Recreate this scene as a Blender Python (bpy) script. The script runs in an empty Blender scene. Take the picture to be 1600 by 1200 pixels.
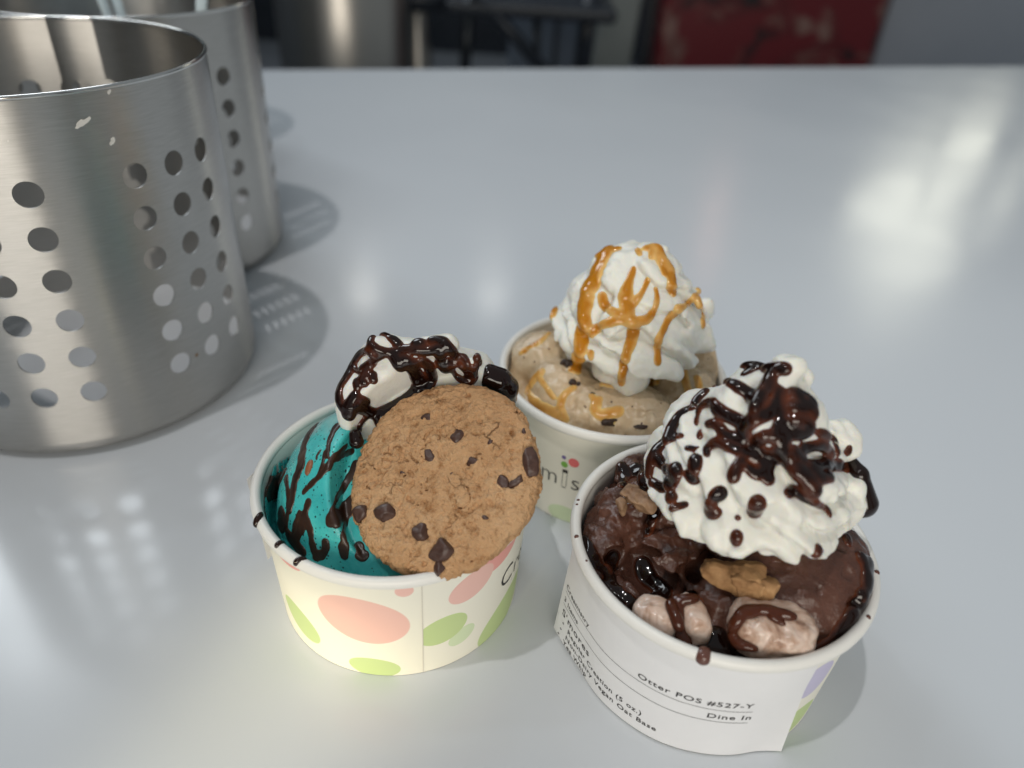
import bpy, bmesh, math, random
import numpy as np
import openvdb
from mathutils import Vector, Matrix
from mathutils.bvhtree import BVHTree

# ------------------------------------------------------------------ camera
sc = bpy.context.scene
COL = sc.collection
FPX, PITCH, ROLL, CAMH = 1163.8, .6107, .0624, .2138
_F = Vector((0, math.cos(PITCH), -math.sin(PITCH)))
_R0 = Vector((1, 0, 0)); _U0 = _R0.cross(_F)
CR = _R0 * math.cos(ROLL) + _U0 * math.sin(ROLL)
CU = -_R0 * math.sin(ROLL) + _U0 * math.cos(ROLL)
CO = Vector((0, 0, CAMH))
cam_data = bpy.data.cameras.new("camera")
cam = bpy.data.objects.new("camera", cam_data); COL.objects.link(cam)
M = Matrix((CR, CU, -_F)).transposed().to_4x4(); M.translation = CO
cam.matrix_world = M
cam_data.sensor_width = 36; cam_data.lens = FPX / 1600 * 36
cam_data.clip_start = .01; cam_data.clip_end = 60
cam_data.dof.use_dof = True; cam_data.dof.focus_distance = .232; cam_data.dof.aperture_fstop = 6.6
sc.camera = cam
sc.render.resolution_x = 1024; sc.render.resolution_y = 768
sc.view_settings.view_transform = 'Standard'; sc.view_settings.look = 'None'
sc.view_settings.exposure = 0; sc.view_settings.gamma = 1
sc.cycles.use_denoising = True
sc.cycles.max_bounces = 8; sc.cycles.diffuse_bounces = 3; sc.cycles.glossy_bounces = 4
sc.cycles.caustics_reflective = False; sc.cycles.caustics_refractive = False

# ------------------------------------------------------------------ world and lights (indoors, lamps only)
w = bpy.data.worlds.new("World"); sc.world = w; w.use_nodes = True
bg = w.node_tree.nodes['Background']
bg.inputs[0].default_value = (.84, .93, .98, 1); bg.inputs[1].default_value = .275

def lamp(name, kind, loc, target, energy, color, size=.1, size_y=None, spot=None, blend=.5):
    d = bpy.data.lights.new(name, kind); d.energy = energy; d.color = color
    if kind == 'AREA':
        d.size = size
        if size_y: d.shape = 'RECTANGLE'; d.size_y = size_y
    else:
        d.shadow_soft_size = size
    if spot: d.spot_size = math.radians(spot); d.spot_blend = blend
    o = bpy.data.objects.new(name, d); COL.objects.link(o)
    o.location = loc
    o.rotation_euler = (Vector(target) - Vector(loc)).to_track_quat('-Z', 'Y').to_euler()
    return o
lamp('ceiling_spot', 'SPOT', (-.24 * 2.2, .22 - .19 * 2.2, 2.2), (.25, .75, 0), 50, (1, .96, .93), .028, spot=58, blend=1)
lamp('ceiling_spot_second', 'SPOT', (-.95, .75, 2.2), (.5, .8, 0), 6, (.85, .93, 1), .05, spot=70, blend=.7)
lamp('shopfront_window_light', 'AREA', (.1, -1.75, .72), (.1, .2, .04), 25, (1, .93, .82), 1.4, .8)
lamp('ceiling_panel_light', 'AREA', (-1.85, 2.55, 2.3), (.7, .9, 0), 42, (.88, .95, 1), 1.5, 1.2)
lamp('cup_base_fill', 'SPOT', (-.30, -.42, .17), (-.058, .142, .002), 14, (1, .86, .52), .02, spot=9, blend=1)  # added warm fill spot on the left cup's lower wall, not a shop lamp

# ------------------------------------------------------------------ helpers
def ray_dir(px, py):
    return (_F + CR * ((px - 800) / FPX) + CU * ((600 - py) / FPX))
def at_z(px, py, z):
    d = ray_dir(px, py); return CO + d * ((z - CO.z) / d.z)
def at_y(px, py, y):
    d = ray_dir(px, py); return CO + d * ((y - CO.y) / d.y)

CUP = {1: Vector((-.0355, .1809, 0)), 2: Vector((.0665, .1619, 0)), 3: Vector((.0402, .2508, 0))}
RB, RT, HW, HR, RR = .0414, .0434, .047, .0500, .0460
def L(n, px, py, zmm):
    p = (at_z(px, py, zmm / 1000) - CUP[n]) * 1000
    return np.array((p.x, p.y, p.z))

def tag(o, label=None, cat=None, group=None, kind=None):
    if label: o['label'] = label
    if cat: o['category'] = cat
    if group: o['group'] = group
    if kind: o['kind'] = kind
    return o
def empty(name, loc=(0, 0, 0), rz=0):
    o = bpy.data.objects.new(name, None); COL.objects.link(o); o.location = loc; o.rotation_euler = (0, 0, rz)
    o.empty_display_size = .01
    return o
def link(name, me, mat=None, parent=None, loc=None, smooth=True):
    o = bpy.data.objects.new(name, me); COL.objects.link(o)
    if mat and not me.materials: me.materials.append(mat)
    if parent: o.parent = parent
    if loc is not None: o.location = loc
    if smooth and len(me.polygons): me.polygons.foreach_set('use_smooth', [True] * len(me.polygons))
    return o
def mesh_from(name, verts, faces):
    me = bpy.data.meshes.new(name); me.from_pydata([tuple(v) for v in verts], [], [tuple(f) for f in faces]); me.update()
    return me

# ------------------------------------------------------------------ noise and distance fields (numpy, millimetres)
def vnoise(x, y, z, seed=0):
    Lt = np.random.default_rng(seed).random((32, 32, 32)).astype(np.float32) * 2 - 1
    xi, yi, zi = np.floor(x).astype(np.int32), np.floor(y).astype(np.int32), np.floor(z).astype(np.int32)
    xf, yf, zf = x - xi, y - yi, z - zi
    xf = xf * xf * (3 - 2 * xf); yf = yf * yf * (3 - 2 * yf); zf = zf * zf * (3 - 2 * zf)
    a = [xi & 31, (xi + 1) & 31]; b = [yi & 31, (yi + 1) & 31]; c = [zi & 31, (zi + 1) & 31]
    r = 0
    for i in (0, 1):
        for j in (0, 1):
            for k in (0, 1):
                r = r + Lt[a[i], b[j], c[k]] * (xf if i else 1 - xf) * (yf if j else 1 - yf) * (zf if k else 1 - zf)
    return r
def fbm(x, y, z, scale, octs=3, seed=0, gain=.5):
    r = 0; a = 1.; f = 1. / scale
    for o in range(octs):
        r = r + a * vnoise(x * f + 7.3 * o, y * f + 3.1 * o, z * f + 5.7 * o, seed + o); a *= gain; f *= 2.03
    return r
def smin(a, b, k):
    if k <= 0: return np.minimum(a, b)
    h = np.maximum(k - np.abs(a - b), 0) / k
    return np.minimum(a, b) - h * h * k * .25
def smax(a, b, k): return -smin(-a, -b, k)

class Field:
    def __init__(s, lo, hi, h, bgv=8.):
        s.lo = np.array(lo, float); s.h = h
        s.n = np.ceil((np.array(hi) - s.lo) / h - 1e-4).astype(int) + 1
        s.a = np.full(tuple(s.n), bgv, np.float32); s.bgv = bgv
    def box(s, c, r):
        i0 = np.maximum(np.floor((np.array(c) - r - s.lo) / s.h).astype(int), 0)
        i1 = np.minimum(np.ceil((np.array(c) + r - s.lo) / s.h).astype(int) + 1, s.n)
        if (i1 <= i0).any(): return None
        sl = tuple(slice(i0[k], i1[k]) for k in range(3))
        g = [(np.arange(i0[k], i1[k]) * s.h + s.lo[k]).astype(np.float32) for k in range(3)]
        return sl, g[0][:, None, None], g[1][None, :, None], g[2][None, None, :]
    def grid(s):
        g = [(np.arange(s.n[k]) * s.h + s.lo[k]).astype(np.float32) for k in range(3)]
        return g[0][:, None, None], g[1][None, :, None], g[2][None, None, :]
    def sphere(s, c, r, k=0, sq=(1, 1, 1)):
        b = s.box(c, max(r * max(sq), r) + k + 2 * s.h + .5)
        if b is None: return
        sl, x, y, z = b
        d = np.sqrt(((x - c[0]) / sq[0]) ** 2 + ((y - c[1]) / sq[1]) ** 2 + ((z - c[2]) / sq[2]) ** 2) - r
        s.a[sl] = smin(s.a[sl], d * min(sq), k)
    def capsule(s, a, b2, ra, rb, k=0):
        a = np.array(a, float); b2 = np.array(b2, float); m = (a + b2) / 2; R = np.abs(b2 - a).max() / 2 + max(ra, rb) + k + 2 * s.h + .5
        b = s.box(m, R)
        if b is None: return
        sl, x, y, z = b; ab = b2 - a; l2 = (ab ** 2).sum() + 1e-9
        t = np.clip(((x - a[0]) * ab[0] + (y - a[1]) * ab[1] + (z - a[2]) * ab[2]) / l2, 0, 1)
        d = np.sqrt((x - a[0] - t * ab[0]) ** 2 + (y - a[1] - t * ab[1]) ** 2 + (z - a[2] - t * ab[2]) ** 2) - (ra + (rb - ra) * t)
        s.a[sl] = smin(s.a[sl], d, k)
    def rope(s, P, Rr, lobes, depth, twist):
        P = np.array(P, float); n = len(P); T = np.gradient(P, axis=0); T /= np.linalg.norm(T, axis=1)[:, None]
        N = np.cross(T[0], (0, 0, 1)); N /= np.linalg.norm(N) + 1e-9
        for i in range(n):
            N = N - T[i] * N.dot(T[i]); N /= np.linalg.norm(N); B = np.cross(T[i], N)
            st = np.linalg.norm(P[min(i + 1, n - 1)] - P[max(i - 1, 0)]) * .75
            r = Rr[i]; b = s.box(P[i], r * 1.25 + 1.5)
            if b is None: continue
            sl, x, y, z = b; x = x - P[i][0]; y = y - P[i][1]; z = z - P[i][2]
            wv = x * T[i][0] + y * T[i][1] + z * T[i][2]; u = x * N[0] + y * N[1] + z * N[2]; v = x * B[0] + y * B[1] + z * B[2]
            ang = np.arctan2(v, u)
            cr = np.abs(np.cos(lobes * .5 * (ang + twist * i)))
            d = np.sqrt(u * u + v * v) - r * (1 - depth + depth * 1.35 * cr)
            s.a[sl] = np.minimum(s.a[sl], np.maximum(d * .8, np.abs(wv) - st))
    def blur(s, it=1):
        for _ in range(it):
            for ax in range(3):
                a = s.a; s.a = a * .5 + (np.roll(a, 1, ax) + np.roll(a, -1, ax)) * .25
    def near(s, fn, band=3.5):
        m = np.abs(s.a) < band; idx = np.nonzero(m)
        x, y, z = (idx[k].astype(np.float32) * s.h + s.lo[k] for k in range(3))
        s.a[m] = s.a[m] + fn(x, y, z)
    def sample(s, P):
        q = (np.asarray(P, np.float64) - s.lo) / s.h
        q = np.clip(q, 0, s.n - 1.01); i = np.minimum(q.astype(int), s.n - 2); f = q - i; r = 0
        for a in (0, 1):
            for b in (0, 1):
                for c in (0, 1):
                    r = r + s.a[i[:, 0] + a, i[:, 1] + b, i[:, 2] + c] * (f[:, 0] if a else 1 - f[:, 0]) * (f[:, 1] if b else 1 - f[:, 1]) * (f[:, 2] if c else 1 - f[:, 2])
        return r
    def polys(s, keep=None):
        a = s.a.copy()
        for ax in range(3):
            sl = [slice(None)] * 3; sl[ax] = 0; a[tuple(sl)] = s.bgv; sl[ax] = -1; a[tuple(sl)] = s.bgv
        a = np.clip(a, -3, 3)
        g = openvdb.FloatGrid(3.0); g.copyFromArray(a)
        p, tri, q = g.convertToPolygons(0.0, 0.0)
        return p * s.h + s.lo, q[:, ::-1].astype(np.int64)

def quads_mesh(name, P, Q, attrs=None):
    me = bpy.data.meshes.new(name)
    me.vertices.add(len(P)); me.vertices.foreach_set('co', (P / 1000.).astype(np.float32).ravel())
    me.loops.add(len(Q) * 4); me.loops.foreach_set('vertex_index', Q.astype(np.int32).ravel())
    me.polygons.add(len(Q)); me.polygons.foreach_set('loop_start', np.arange(0, len(Q) * 4, 4, dtype=np.int32))
    me.polygons.foreach_set('use_smooth', np.ones(len(Q), bool))
    me.update(calc_edges=True)
    if attrs:
        for k, v in attrs.items():
            at = me.attributes.new(k, 'FLOAT', 'POINT'); at.data.foreach_set('value', np.asarray(v, np.float32))
    return me
def orient(P, Q):
    v = P[Q[:, 0]]; n = np.cross(P[Q[:, 1]] - v, P[Q[:, 2]] - v)
    return Q if (v * n).sum() > 0 else Q[:, ::-1]
def field_obj(name, F, mat, loc, parent=None, attrs=None):
    P, Q = F.polys(); Q = orient(P, Q)
    at = {k: fn(P) for k, fn in (attrs or {}).items()}
    me = quads_mesh(name, P, Q, at)
    o = link(name, me, mat, parent, loc)
    return o, P, Q
def bvh_of(P, Q, off):
    V = [tuple(v) for v in (P / 1000. + np.array(off))]
    return BVHTree.FromPolygons(V, [tuple(map(int, q)) for q in Q])
def hit(bvhs, px, py):
    d = ray_dir(px, py).normalized(); best = None
    for b in bvhs:
        h = b.ray_cast(CO, d)
        if h[0] is not None and (best is None or h[3] < best[3]): best = h
    return best
def catmull(pts, step):
    pts = [np.array(p, float) for p in pts]
    if len(pts) == 1: return pts
    out = []; P = [2 * pts[0] - pts[1]] + pts + [2 * pts[-1] - pts[-2]]
    for i in range(1, len(P) - 2):
        n = max(2, int(np.linalg.norm(P[i + 1][:2] - P[i][:2]) / step))
        for k in range(n):
            t = k / n
            out.append(.5 * (2 * P[i] + (P[i + 1] - P[i - 1]) * t + (2 * P[i - 1] - 5 * P[i] + 4 * P[i + 1] - P[i + 2]) * t * t + (3 * P[i] - P[i - 1] - 3 * P[i + 1] + P[i + 2]) * t ** 3))
    out.append(pts[-1]); return out
def sauce_field(F, n, bvhs, strands, conv, scale, k=.8, sink=.45, flat=1., seed=3, jit=.12, bridge=None):
    """strands: lists of (x, y, r) read off the photograph; each is poured onto the surface below it."""
    rng = np.random.default_rng(seed); off = np.array(CUP[n])
    for st in strands:
        r0 = st[0]; pts = [(p[0], p[1], p[2] if len(p) > 2 else r0[2]) for p in st]
        ph = rng.random() * 9
        prev = None
        for i, q in enumerate(catmull(pts, 3.5)):
            px, py = conv(q[0], q[1]); h = hit(bvhs, px, py)
            if h is None: prev = None; continue
            dep = (h[0] - CO).dot(_F); r = q[2] / scale / FPX * dep * 1000
            r *= 1 + jit * math.sin(ph + i * .55) * math.cos(i * .23 + ph)
            r = max(r, .35)
            c = (np.array(h[0]) - off) * 1000 - np.array(h[1]) * (r * sink)
            if prev is not None and np.linalg.norm(c - prev[0]) < 6.5: F.capsule(prev[0], c, prev[1], r, k)
            else: F.sphere(c, r, k)
            if bridge is not None and prev is not None and np.linalg.norm(c - prev[0]) < 6.5: bridge.capsule(prev[0], c, prev[1] * .62, r * .62, .6)
            prev = (c, r)

# ------------------------------------------------------------------ materials
def mat(name):
    m = bpy.data.materials.new(name); m.use_nodes = True
    return m, m.node_tree, m.node_tree.nodes['Principled BSDF']
def N(nt, t, **kw):
    n = nt.nodes.new(t)
    for k, v in kw.items():
        if k in n.inputs: n.inputs[k].default_value = v
        else: setattr(n, k, v)
    return n
def setp(b, **kw):
    names = dict(base='Base Color', rough='Roughness', metal='Metallic', sss='Subsurface Weight', rad='Subsurface Radius', sscale='Subsurface Scale',
                 spec='Specular IOR Level', coat='Coat Weight', coatr='Coat Roughness', aniso='Anisotropic', ior='IOR', em='Emission Color', ems='Emission Strength', trans='Transmission Weight', sheen='Sheen Weight')
    for k, v in kw.items():
        if isinstance(v, tuple) and len(v) == 3 and k != 'rad': v = (*v, 1)
        b.inputs[names[k]].default_value = v
def ramp(nt, fac, stops, interp='LINEAR'):
    r = nt.nodes.new('ShaderNodeValToRGB'); r.color_ramp.interpolation = interp
    while len(r.color_ramp.elements) > len(stops): r.color_ramp.elements.remove(r.color_ramp.elements[-1])
    while len(r.color_ramp.elements) < len(stops): r.color_ramp.elements.new(.5)
    for e, (p, c) in zip(r.color_ramp.elements, stops):
        e.position = p; e.color = (*c, 1) if len(c) == 3 else c
    nt.links.new(fac, r.inputs[0]); return r.outputs[0]
def noise(nt, scale, detail=3, rough=.5, dist=0, vec=None, lac=2):
    n = N(nt, 'ShaderNodeTexNoise', Scale=scale, Detail=detail, Roughness=rough, Distortion=dist)
    if vec is None:
        tc = nt.nodes.new('ShaderNodeTexCoord'); vec = tc.outputs['Object']
    nt.links.new(vec, n.inputs['Vector']); return n.outputs['Fac']
def bump(nt, b, h, strength, dist):
    n = N(nt, 'ShaderNodeBump', Strength=strength, Distance=dist); nt.links.new(h, n.inputs['Height']); nt.links.new(n.outputs[0], b.inputs['Normal']); return n
def mixc(nt, fac, a, b, blend='MIX'):
    m = nt.nodes.new('ShaderNodeMix'); m.data_type = 'RGBA'; m.blend_type = blend
    for i, v in ((0, fac), (6, a), (7, b)):
        if hasattr(v, 'is_linked') or hasattr(v, 'links'): nt.links.new(v, m.inputs[i])
        else: m.inputs[i].default_value = (*v, 1) if isinstance(v, tuple) else v
    return m.outputs[2]
def math_(nt, op, a, b=None, clamp=False):
    m = nt.nodes.new('ShaderNodeMath'); m.operation = op; m.use_clamp = clamp
    for i, v in ((0, a), (1, b)):
        if v is None: continue
        if hasattr(v, 'links'): nt.links.new(v, m.inputs[i])
        else: m.inputs[i].default_value = v
    return m.outputs[0]

def make_cream():
    m, nt, b = mat('whipped_cream')
    setp(b, base=(.82, .81, .74), rough=.42, sss=.6, rad=(.0020, .0015, .0009), sscale=1., spec=.45)
    n1 = noise(nt, 700, 4, .7); n2 = noise(nt, 210, 3)
    bump(nt, b, math_(nt, 'ADD', n1, math_(nt, 'MULTIPLY', n2, 1.8)), .5, .0004); return m
def make_sauce(name, thick, thin, rough, sss=0.):
    m, nt, b = mat(name)
    a = nt.nodes.new('ShaderNodeAttribute'); a.attribute_name = 'thick'
    c = ramp(nt, a.outputs['Fac'], [(0, thin), (.35, tuple(.5 * (x + y) for x, y in zip(thin, thick))), (.8, thick)])
    nt.links.new(c, b.inputs['Base Color'])
    setp(b, rough=rough, spec=.42)
    if sss: setp(b, sss=sss, rad=(.002, .001, .0004), sscale=1.)
    bump(nt, b, noise(nt, 170, 1), .12, .0003)
    return m
def make_icecream(name, stops, scale, rough, bs, sss=(.003, .002, .0015), ssw=.3, flecks=None):
    m, nt, b = mat(name)
    c = ramp(nt, noise(nt, scale, 5, .6, .4), stops)
    if flecks:
        v = N(nt, 'ShaderNodeTexVoronoi', Scale=flecks[0]); tc = nt.nodes.new('ShaderNodeTexCoord'); nt.links.new(tc.outputs['Object'], v.inputs['Vector'])
        nz = noise(nt, 300, 2)
        d = math_(nt, 'LESS_THAN', v.outputs['Distance'], math_(nt, 'MULTIPLY', nz, flecks[2]))
        c = mixc(nt, d, c, flecks[1])
    at_ = nt.nodes.new('ShaderNodeAttribute'); at_.attribute_name = 'melt'; c = mixc(nt, at_.outputs['Fac'], c, (.42, .56, .53))
    nt.links.new(c, b.inputs['Base Color'])
    setp(b, rough=rough, sss=ssw, rad=sss, sscale=1., spec=.5)
    rr = ramp(nt, noise(nt, 160, 3), [(.35, (rough * .5,) * 3), (.65, (min(1, rough * 1.3),) * 3)])
    nt.links.new(rr, b.inputs['Roughness'])
    bump(nt, b, math_(nt, 'ADD', noise(nt, 700, 4, .65), math_(nt, 'MULTIPLY', noise(nt, 220, 4), 1.6)), bs, .0006)
    return m

M_CREAM = make_cream()
M_CHOC = make_sauce('chocolate_sauce', (.011, .0040, .0028), (.13, .032, .012), .08)
M_CHOCFLAT = make_sauce('frozen_chocolate_streak', (.022, .010, .007), (.055, .024, .013), .33)
M_CARAMEL = make_sauce('caramel_sauce', (.50, .20, .012), (.86, .60, .24), .07, .4)
M_TEAL = make_icecream('teal_ice_cream', [(.3, (.035, .37, .38)), (.55, (.06, .50, .49)), (.8, (.12, .60, .57))], 60, .38, .30, flecks=(620, (.01, .05, .055), .36))
M_CHOCICE = make_icecream('chocolate_ice_cream', [(.25, (.048, .019, .012)), (.5, (.092, .038, .025)), (.8, (.145, .066, .045))], 90, .26, .5, (.0015, .0008, .0005), .15)
M_COFFEE = make_icecream('coffee_ice_cream', [(.25, (.46, .33, .20)), (.5, (.60, .46, .30)), (.8, (.72, .59, .43))], 75, .24, .45, flecks=(260, (.12, .07, .05), .20))

def make_paper(name, base, prints=(), seam=None):
    m, nt, b = mat(name)
    uv = nt.nodes.new('ShaderNodeUVMap'); uv.uv_map = 'UVMap'
    sep = nt.nodes.new('ShaderNodeSeparateXYZ'); nt.links.new(uv.outputs[0], sep.inputs[0]); X, Y = sep.outputs[0], sep.outputs[1]
    col = mixc(nt, math_(nt, 'MULTIPLY', noise(nt, 25, 2), .25), base, tuple(c * .93 for c in base))
    for (th, z, a, bb, rot, c, cl) in prints:
        cx = th * .74; ca, sa = math.cos(math.radians(rot)), math.sin(math.radians(rot))
        dx = math_(nt, 'SUBTRACT', X, cx); dy = math_(nt, 'SUBTRACT', Y, z)
        u = math_(nt, 'ADD', math_(nt, 'MULTIPLY', dx, ca / a), math_(nt, 'MULTIPLY', dy, sa / a))
        v = math_(nt, 'ADD', math_(nt, 'MULTIPLY', dx, -sa / bb), math_(nt, 'MULTIPLY', dy, ca / bb))
        d = math_(nt, 'ADD', math_(nt, 'MULTIPLY', u, u), math_(nt, 'MULTIPLY', v, v))
        k = math_(nt, 'MULTIPLY', math_(nt, 'SUBTRACT', 1.0, d), 18, clamp=True)
        k = math_(nt, 'MINIMUM', k, 1.0, clamp=True)
        if cl is not None:
            k = math_(nt, 'MULTIPLY', k, math_(nt, 'GREATER_THAN' if cl[1] > 0 else 'LESS_THAN', X, cl[0] * .74))
        col = mixc(nt, k, col, c)
    nt.links.new(col, b.inputs['Base Color'])
    setp(b, rough=.48, spec=.4)
    bump(nt, b, noise(nt, 500, 3), .12, .0001)
    return m
def simple(name, base, rough=.5, **kw):
    m, nt, b = mat(name); setp(b, base=base, rough=rough, **kw)
    return m
def grained(name, c1, c2, scale, rough=.5, bs=.2, bd=.001, **kw):
    m, nt, b = mat(name)
    n = noise(nt, scale, 4, .6); nt.links.new(ramp(nt, n, [(.3, c1), (.7, c2)]), b.inputs['Base Color'])
    setp(b, rough=rough, **kw); bump(nt, b, n, bs, bd); return m
M_RIM = simple('waxed_paper_rim', (.80, .79, .75), .38)
M_INK = simple('printed_ink', (.025, .022, .022), .55)
M_PAPERLABEL = grained('thermal_label_paper', (.80, .80, .81), (.84, .84, .85), 40, .42, .1, .0003)

# ------------------------------------------------------------------ table, floor, walls
A = at_z(410, 108, 0); B = at_z(1600, 103, 0)
ed = (B - A).normalized(); en = Vector((-ed.y, ed.x, 0))          # along the far edge / away from the camera
tm, nt, b = mat('white_laminate')
nz = noise(nt, 3, 3)
nt.links.new(ramp(nt, nz, [(.3, (.60, .635, .675)), (.7, (.63, .665, .70))]), b.inputs['Base Color'])
smn = noise(nt, 7, 4, .6)
nt.links.new(ramp(nt, smn, [(.35, (.14,) * 3), (.7, (.22,) * 3)]), b.inputs['Roughness'])
setp(b, spec=.5)
bump(nt, b, noise(nt, 9, 2), .03, .004)
table = empty('table', (0, 0, 0)); tag(table, 'long white laminate table with a satin top that holds the cups and canisters', 'table')
def box_mesh(name, lo, hi, bev=0., rot=None, org=None):
    bm = bmesh.new(); bmesh.ops.create_cube(bm, size=1)
    for v in bm.verts:
        v.co = Vector((lo[i] + (v.co[i] + .5) * (hi[i] - lo[i]) for i in range(3)))
    if bev: bmesh.ops.bevel(bm, geom=bm.edges[:] , offset=bev, segments=3, affect='EDGES', profile=.5)
    me = bpy.data.meshes.new(name); bm.to_mesh(me); bm.free(); return me
E0 = A - ed * 1.0
ang = math.atan2(ed.y, ed.x)
tt = link('table_top', box_mesh('table_top', (0, -2.0, -.035), (3.0, 0, 0), .004), tm, table, smooth=False)
tt.location = E0; tt.rotation_euler = (0, 0, ang)
M_STEEL = simple('dark_steel', (.05, .055, .06), .35, metal=1.)
for (x, y) in ((.15, -.15), (2.85, -.15), (.15, -1.85), (2.85, -1.85)):
    lg = link('leg', box_mesh('leg', (x - .03, y - .03, -.9), (x + .03, y + .03, -.036), .004), M_STEEL, table, smooth=False)
    lg.location = E0; lg.rotation_euler = (0, 0, ang)
M_FLOOR = grained('floor_tile', (.20, .22, .25), (.26, .28, .31), 4, .35)
fl = link('floor', mesh_from('floor', [(-8, -4, -.9), (10, -4, -.9), (10, 12, -.9), (-8, 12, -.9)], [(0, 1, 2, 3)]), M_FLOOR, smooth=False); tag(fl, kind='structure')

# ------------------------------------------------------------------ cups
def lathe(name, prof, seg=128, uvscale=None, closed=False):
    verts = []; faces = []; n = len(prof)
    for i in range(seg):
        a = -math.pi + 2 * math.pi * i / seg
        for (r, z) in prof: verts.append((r * math.cos(a), r * math.sin(a), z))
    for i in range(seg):
        j = (i + 1) % seg
        for k in range(n - 1 if not closed else n):
            k2 = (k + 1) % n
            faces.append((i * n + k, j * n + k, j * n + k2, i * n + k2))
    me = mesh_from(name, verts, faces)
    if uvscale:
        uvl = me.uv_layers.new(name='UVMap')
        for p in me.polygons:
            i = p.index // (n - 1 if not closed else n)
            for li in p.loop_indices:
                vi = me.loops[li].vertex_index; seg_i = vi // n
                if i == seg - 1 and seg_i == 0: seg_i = seg
                th = -180 + 360 * seg_i / seg
                uvl.data[li].uv = (th * .74, me.vertices[vi].co.z * 1000)
    return me
PINK, CORAL, GREEN, PALEG, PURP = (.80, .50, .44), (.80, .37, .33), (.52, .64, .30), (.62, .72, .48), (.55, .52, .70)
PRINTS = {
 1: [(-96, 28, 14.6, 10.6, -14, PINK, None), (-78.5, 42.8, 2.7, 2.6, 0, PINK, None), (-34, 40.5, 9, 4.6, 8, CORAL, None), (-50, 36, 8.6, 5.9, 22, PINK, None),
     (-130, 13, 9.6, 6.6, -32, GREEN, None), (-93, 4.2, 8.6, 5.0, -4, GREEN, None), (-54, 13, 5.2, 3.8, 30, PALEG, None), (-63, 19.8, 8.6, 6.4, 18, GREEN, (-72, 1)),
     (-26, 7, 15, 8, 25, GREEN, None), (-133, 43, 9, 3, 0, CORAL, None), (150, 28, 9, 12, 20, PURP, None), (100, 15, 12, 8, 0, PINK, None), (60, 32, 10, 7, 40, GREEN, None)],
 2: [(-57, 31, 7.5, 8.5, 20, PURP, None), (-55, 8.5, 9, 7.5, 10, GREEN, None), (-10, 22, 10, 7, 0, PINK, None), (60, 30, 11, 8, 30, GREEN, None), (130, 18, 9, 7, 0, CORAL, None)],
 3: [(-113.5, 3.6, 7.2, 4.6, 0, PALEG, None), (-60, 30, 9, 7, 0, PINK, None), (0, 18, 10, 8, 20, GREEN, None), (80, 28, 9, 8, 0, PURP, None)],
}
CUPLAB = {1: 'paper cup printed with pink and green dots holding the teal ice cream and cookie',
          2: 'paper cup with a printed order label holding the dark chocolate ice cream',
          3: 'paper cup at the back holding the tan coffee ice cream with caramel'}
CUPOBJ = {}
def torus_rim(r, z, rr, seg=160, m=14, sq=1.15):
    return [(r + rr * math.cos(2 * math.pi * k / m), z + rr * sq * math.sin(2 * math.pi * k / m)) for k in range(m)]
for n in (1, 2, 3):
    c = empty('paper_cup', CUP[n]); tag(c, CUPLAB[n], 'cup', 'printed paper ice cream cups on the table'); CUPOBJ[n] = c
    pm = make_paper('printed_cup_paper', (.83, .81, .71), PRINTS[n])
    outer = [(RB + (RT - RB) * t, .0002 + (HW - .0002) * t) for t in np.linspace(0, 1, 12)]
    link('cup_wall', lathe('cup_wall', outer, 160, True), pm, c)
    inner = [(RT - .0007, HW), (RB - .0006, .006), (RB - .002, .005), (.0002, .005)]
    link('cup_lining', lathe('cup_lining', inner, 128), M_RIM, c)
    foot = [(RB - .0001, .0002), (RB - .0014, .0001), (RB - .0016, .0045)]
    link('foot_ring', lathe('foot_ring', foot, 128), M_RIM, c)
    rz = HR - .0021
    link('rim', lathe('rim', torus_rim(RR - .0017, rz, .0017), 160, closed=True), M_RIM, c)
# the overlapped paper seam of the teal cup
def cone_r(z): return RB + (RT - RB) * z / HW
def wrap_strip(th0, th1, z0, z1, off, nu=8, nv=4, slope=0., name='strip', extra=None):
    V = []; Fc = []
    for j in range(nv + 1):
        for i in range(nu + 1):
            th = th0 + (th1 - th0) * i / nu; z = z0 + (z1 - z0) * j / nv + slope * math.radians(th - th0) * .043
            r = cone_r(z) + off
            if extra: r += extra(th, z)
            V.append((r * math.cos(math.radians(th)), r * math.sin(math.radians(th)), z))
    for j in range(nv):
        for i in range(nu):
            a = j * (nu + 1) + i; Fc.append((a, a + 1, a + nu + 2, a + nu + 1))
    return mesh_from(name, V, Fc)
M_SEAM = simple('cut_paper_edge', (.66, .62, .55), .6)
for n, th in ((1, -72.1), (2, -20), (3, -40)):
    link('paper_seam', wrap_strip(th, th + .45, .0004, .0455, .00022, 1, 6, name='paper_seam'), M_SEAM, CUPOBJ[n])

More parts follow.
